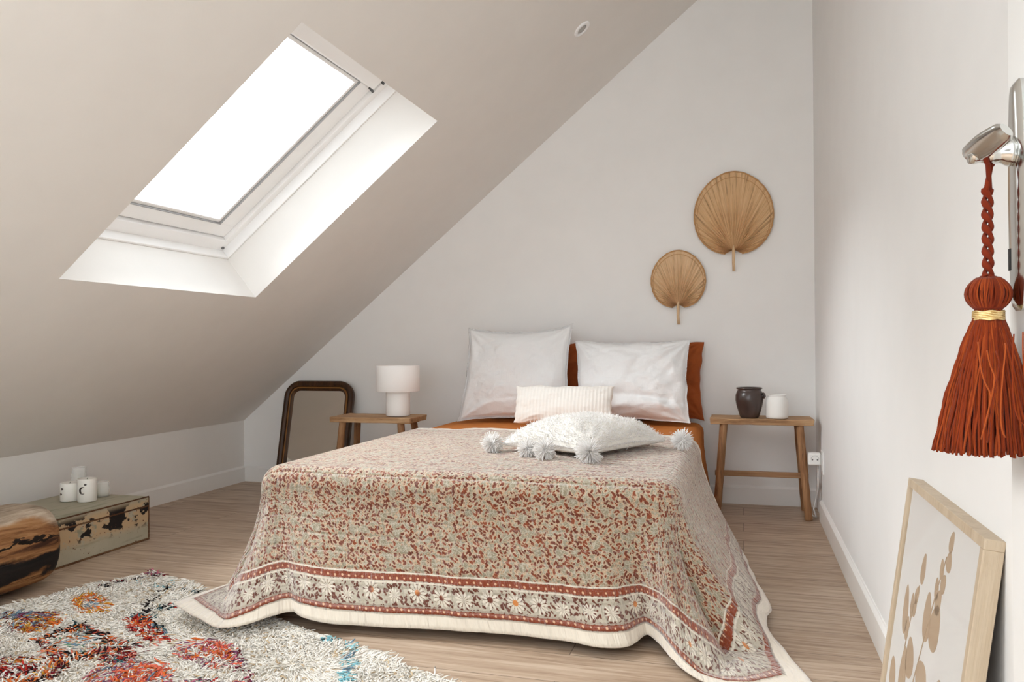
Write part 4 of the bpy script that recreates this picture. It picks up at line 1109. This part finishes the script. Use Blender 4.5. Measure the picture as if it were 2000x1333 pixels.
# ------------------------------------------------------------------ rug
A0 = np.array([-2.262, 2.728]); ea = np.array([0.905, -0.425]); ea /= np.linalg.norm(ea); eb = np.array([-0.36, -0.93]); eb /= np.linalg.norm(eb)
LA, LB = 1.80, 2.1
def bulge(a, b): return A0 + ea*a + eb*b
rug = empty('shag_rug', (-1.7, 1.6, 0), label='thick cream shag rug with scattered colourful patterns on the floor left of the bed', cat='rug')
bm = bmesh.new(); NB = 24
gv = [[[bm.verts.new((*(bulge(0.01+(LA-0.02)*i/NB, 0.01+(LB-0.02)*j/NB) - np.array([-1.7, 1.6])), z)) for j in range(NB+1)] for i in range(NB+1)] for z in (0.0, 0.008)]
for i in range(NB):
    for j in range(NB):
        for k in (0, 1): bm.faces.new((gv[k][i][j], gv[k][i+1][j], gv[k][i+1][j+1], gv[k][i][j+1]))
for i in range(NB):
    for (a, b, c, d) in (((i, 0), (i+1, 0)) + ((0, 0), (0, 0)),): pass
    bm.faces.new((gv[0][i][0], gv[0][i+1][0], gv[1][i+1][0], gv[1][i][0])); bm.faces.new((gv[0][i][NB], gv[1][i][NB], gv[1][i+1][NB], gv[0][i+1][NB]))
    bm.faces.new((gv[0][0][i], gv[1][0][i], gv[1][0][i+1], gv[0][0][i+1])); bm.faces.new((gv[0][NB][i], gv[0][NB][i+1], gv[1][NB][i+1], gv[1][NB][i]))
obj('backing', bm, fabric('rug_backing', rgb(244, 238, 226)), rug)
rs = np.random.RandomState(11)
nT = 85000
aa = rs.uniform(0, LA, nT); bb = LB*rs.uniform(0, 1, nT)**1.15
pos = A0[None] + ea[None]*aa[:, None] + eb[None]*bb[:, None]
# keep the visible part dense
wob = np.array([0.022*N(a*6, 1.0) + 0.012*N(a*21, 4.0) for a in np.linspace(0, LA+LB, 2000)])
edge_b = np.interp(aa, np.linspace(0, LA+LB, 2000), wob); edge_a = np.interp(bb, np.linspace(0, LA+LB, 2000), wob)
keep = (bb > 0.012+edge_b) & (aa > 0.012+edge_a) & (aa < LA-0.02+edge_a*1.5)
pos, aa, bb = pos[keep], aa[keep], bb[keep]; n = len(pos)
cream = np.array([rgb(250, 246, 238)]); jit = rs.uniform(0.90, 1.03, (n, 1))
col = np.clip(cream*jit, 0, 1) * np.array([[1, 1, 1]])
warm = rs.uniform(0, 1, n) < 0.06; col[warm] = np.array(rgb(214, 192, 160))*jit[warm]
OR, YE, DR, BK, BL, PK, CO, PU, TE, GR, LB_, RD = [np.array(rgb(*c)) for c in ((226,120,56),(232,176,66),(116,24,36),(36,26,26),(120,150,170),(206,120,140),(236,120,92),(140,84,120),(48,96,104),(110,150,120),(150,206,216),(196,50,40))]
W1 = np.array([rgb(230, 222, 212)])[0]
def ellipse(cx, cy_, ra, rb, ang_=0.0):
    d = pos - np.array([cx, cy_]); c, s_ = math.cos(ang_), math.sin(ang_)
    return np.hypot((d[:, 0]*c + d[:, 1]*s_)/ra, (-d[:, 0]*s_ + d[:, 1]*c)/rb)
def paint(mask, pal, prob):
    idx = np.where(mask)[0]; idx = idx[rs.uniform(0, 1, len(idx)) < prob*0.82]
    if len(idx): g_ = np.array([N(p[0]*34, p[1]*34, 2.0) for p in pos[idx]]); ch = (np.clip((g_+0.5+rs.normal(0, 0.12, len(idx)))*len(pal), 0, len(pal)-1)).astype(int); col[idx] = np.array(pal)[ch]*rs.uniform(0.85, 1.15, (len(idx), 1))
def line(x0, y0, x1, y1, wd, pal, prob, dash=0):
    p0, p1 = np.array([x0, y0]), np.array([x1, y1]); d = p1-p0; L_ = np.linalg.norm(d); d = d/L_
    q = pos-p0; t = q@d; o = np.abs(q@np.array([-d[1], d[0]]) + 0.008*np.sin(t*60))
    m = (t > 0) & (t < L_) & (o < wd)
    if dash: m &= (np.sin(t/dash*2*np.pi) > -0.4)
    paint(m, pal, prob)
AN = -0.43
q = ellipse(-2.165, 2.300, .135, .060, AN-.1); paint((q < 1) & (q > .55), [OR, YE, OR, YE], .85); paint(q < .55, [BL, W1, OR, BL], .8)
q = ellipse(-2.235, 2.110, .115, .085, AN); paint(q < 1, [OR, YE, DR, BL, OR, PU], .85); paint(ellipse(-2.32, 2.13, .06, .05) < 1, [DR, BL, PU], .8); paint((q < 1.1) & (pos[:, 0] > -2.2) & (q > .6), [OR, YE], .8)
q = np.maximum(np.abs(((pos-np.array([-1.925, 1.998]))@ea))/.165, np.abs((pos-np.array([-1.925, 1.998]))@eb)/.085)
paint((q < 1) & (q > .68), [BK, OR, BK, CO, DR], .88); paint(q < .62, [W1, GR, OR, W1, BL, W1], .7); line(-2.07, 2.12, -1.80, 2.02, .012, [BK, BK, TE], .85)
line(-1.95, 2.26, -1.74, 2.12, .022, [TE, TE, BK, BL], .85); line(-1.93, 2.225, -1.70, 2.06, .030, [CO, OR, RD, DR], .85)
q = ellipse(-1.925, 1.765, .13, .13); paint((q < 1) & (q > .75), [BK, OR, DR, OR, BK], .9); paint((q <= .75) & (q > .5), [W1, OR, YE], .7); paint(q <= .45, [RD, DR, BK, RD], .9)
q = ellipse(-1.60, 1.825, .145, .095, AN); paint(q < 1, [CO, PU, BL, OR, W1, PK, W1, PU, CO], .85); paint(ellipse(-1.57, 1.84, .06, .09) < 1, [CO, CO, OR], .8)
paint(ellipse(-1.74, 1.93, .055, .045) < 1, [RD, DR, CO, TE], .85)
q = ellipse(-1.50, 2.02, .165, .068, AN); paint((q < 1) & (q > .45), [PK, CO, W1, PU, CO, OR], .75); paint(ellipse(-1.49, 2.04, .10, .035, AN) < 1, [CO, OR, PK], .85)
line(-1.951, 2.290, -2.050, 2.520, .011, [BK], .9, .05); line(-2.046, 2.520, -1.85, 2.49, .010, [BK, BK, TE], .9, .06); line(-1.951, 2.301, -1.90, 2.27, .009, [BK], .8)
line(-2.30, 2.46, -2.19, 2.68, .016, [BK, BK, DR], .85, .07); paint(ellipse(-2.225, 2.695, .05, .035) < 1, [PU, PK, DR], .9)
line(-2.10, 2.62, -2.05, 2.50, .018, [LB_, W1], .7); line(-2.20, 2.56, -2.05, 2.52, .012, [LB_, W1], .6)
line(-1.905, 2.345, -1.80, 2.43, .017, [CO, RD, OR], .9); line(-1.93, 2.32, -1.89, 2.36, .02, [TE, BK], .8); line(-1.80, 2.43, -1.72, 2.53, .016, [TE, BL, BK], .8)
line(-1.19, 2.29, -0.98, 1.85, .018, [LB_, LB_, W1, BL], .85); paint(ellipse(-1.22, 2.21, .03, .025) < 1, [LB_, TE], .9)
line(-1.42, 2.05, -1.25, 1.86, .012, [PU, DR, PK], .7, .06)
for (x, y) in ((-1.22, 1.83), (-1.36, 1.80), (-1.11, 1.80)): paint(ellipse(x, y, .09, .05, AN) < 1, [CO, RD, PU, TE, PK, W1], .8)
line(-1.95, 1.62, -1.62, 1.68, .03, [RD, DR, OR, YE], .8)
base = np.concatenate([pos - np.array([-1.7, 1.6]), np.full((n, 1), 0.006)], 1)
comb = np.array([0.55, -0.72]) 
flow = np.array([[N(p[0]*5, p[1]*5, 0.0), N(p[0]*5, p[1]*5, 9.0)] for p in pos])
dirv = np.concatenate([comb[None]*0.8 + flow*1.2 + rs.normal(0, .30, (n, 2)), 0.75 + rs.uniform(0, .5, (n, 1))], 1)
eo = (bb < 0.05); dirv[eo, :2] += np.array([[0.30, 0.5]]); eo = aa < 0.05; dirv[eo, 0] -= 0.6
cur = np.concatenate([flow*0.6 + rs.normal(0, .28, (n, 2)), -0.55 + rs.normal(0, .12, (n, 1))], 1)
Lh = rs.uniform(0.022, 0.036, n); hid = (pos[:, 0] > -1.9) & (pos[:, 1] > 2.24); Lh[hid] *= 0.55
pile = tufts('pile', base, dirv, Lh, rs.uniform(0.0022, 0.0038, n), col, rug, M_yarn, K=5, nsides=3, curl=cur, taper=0.55)
pile['kind'] = 'stuff'
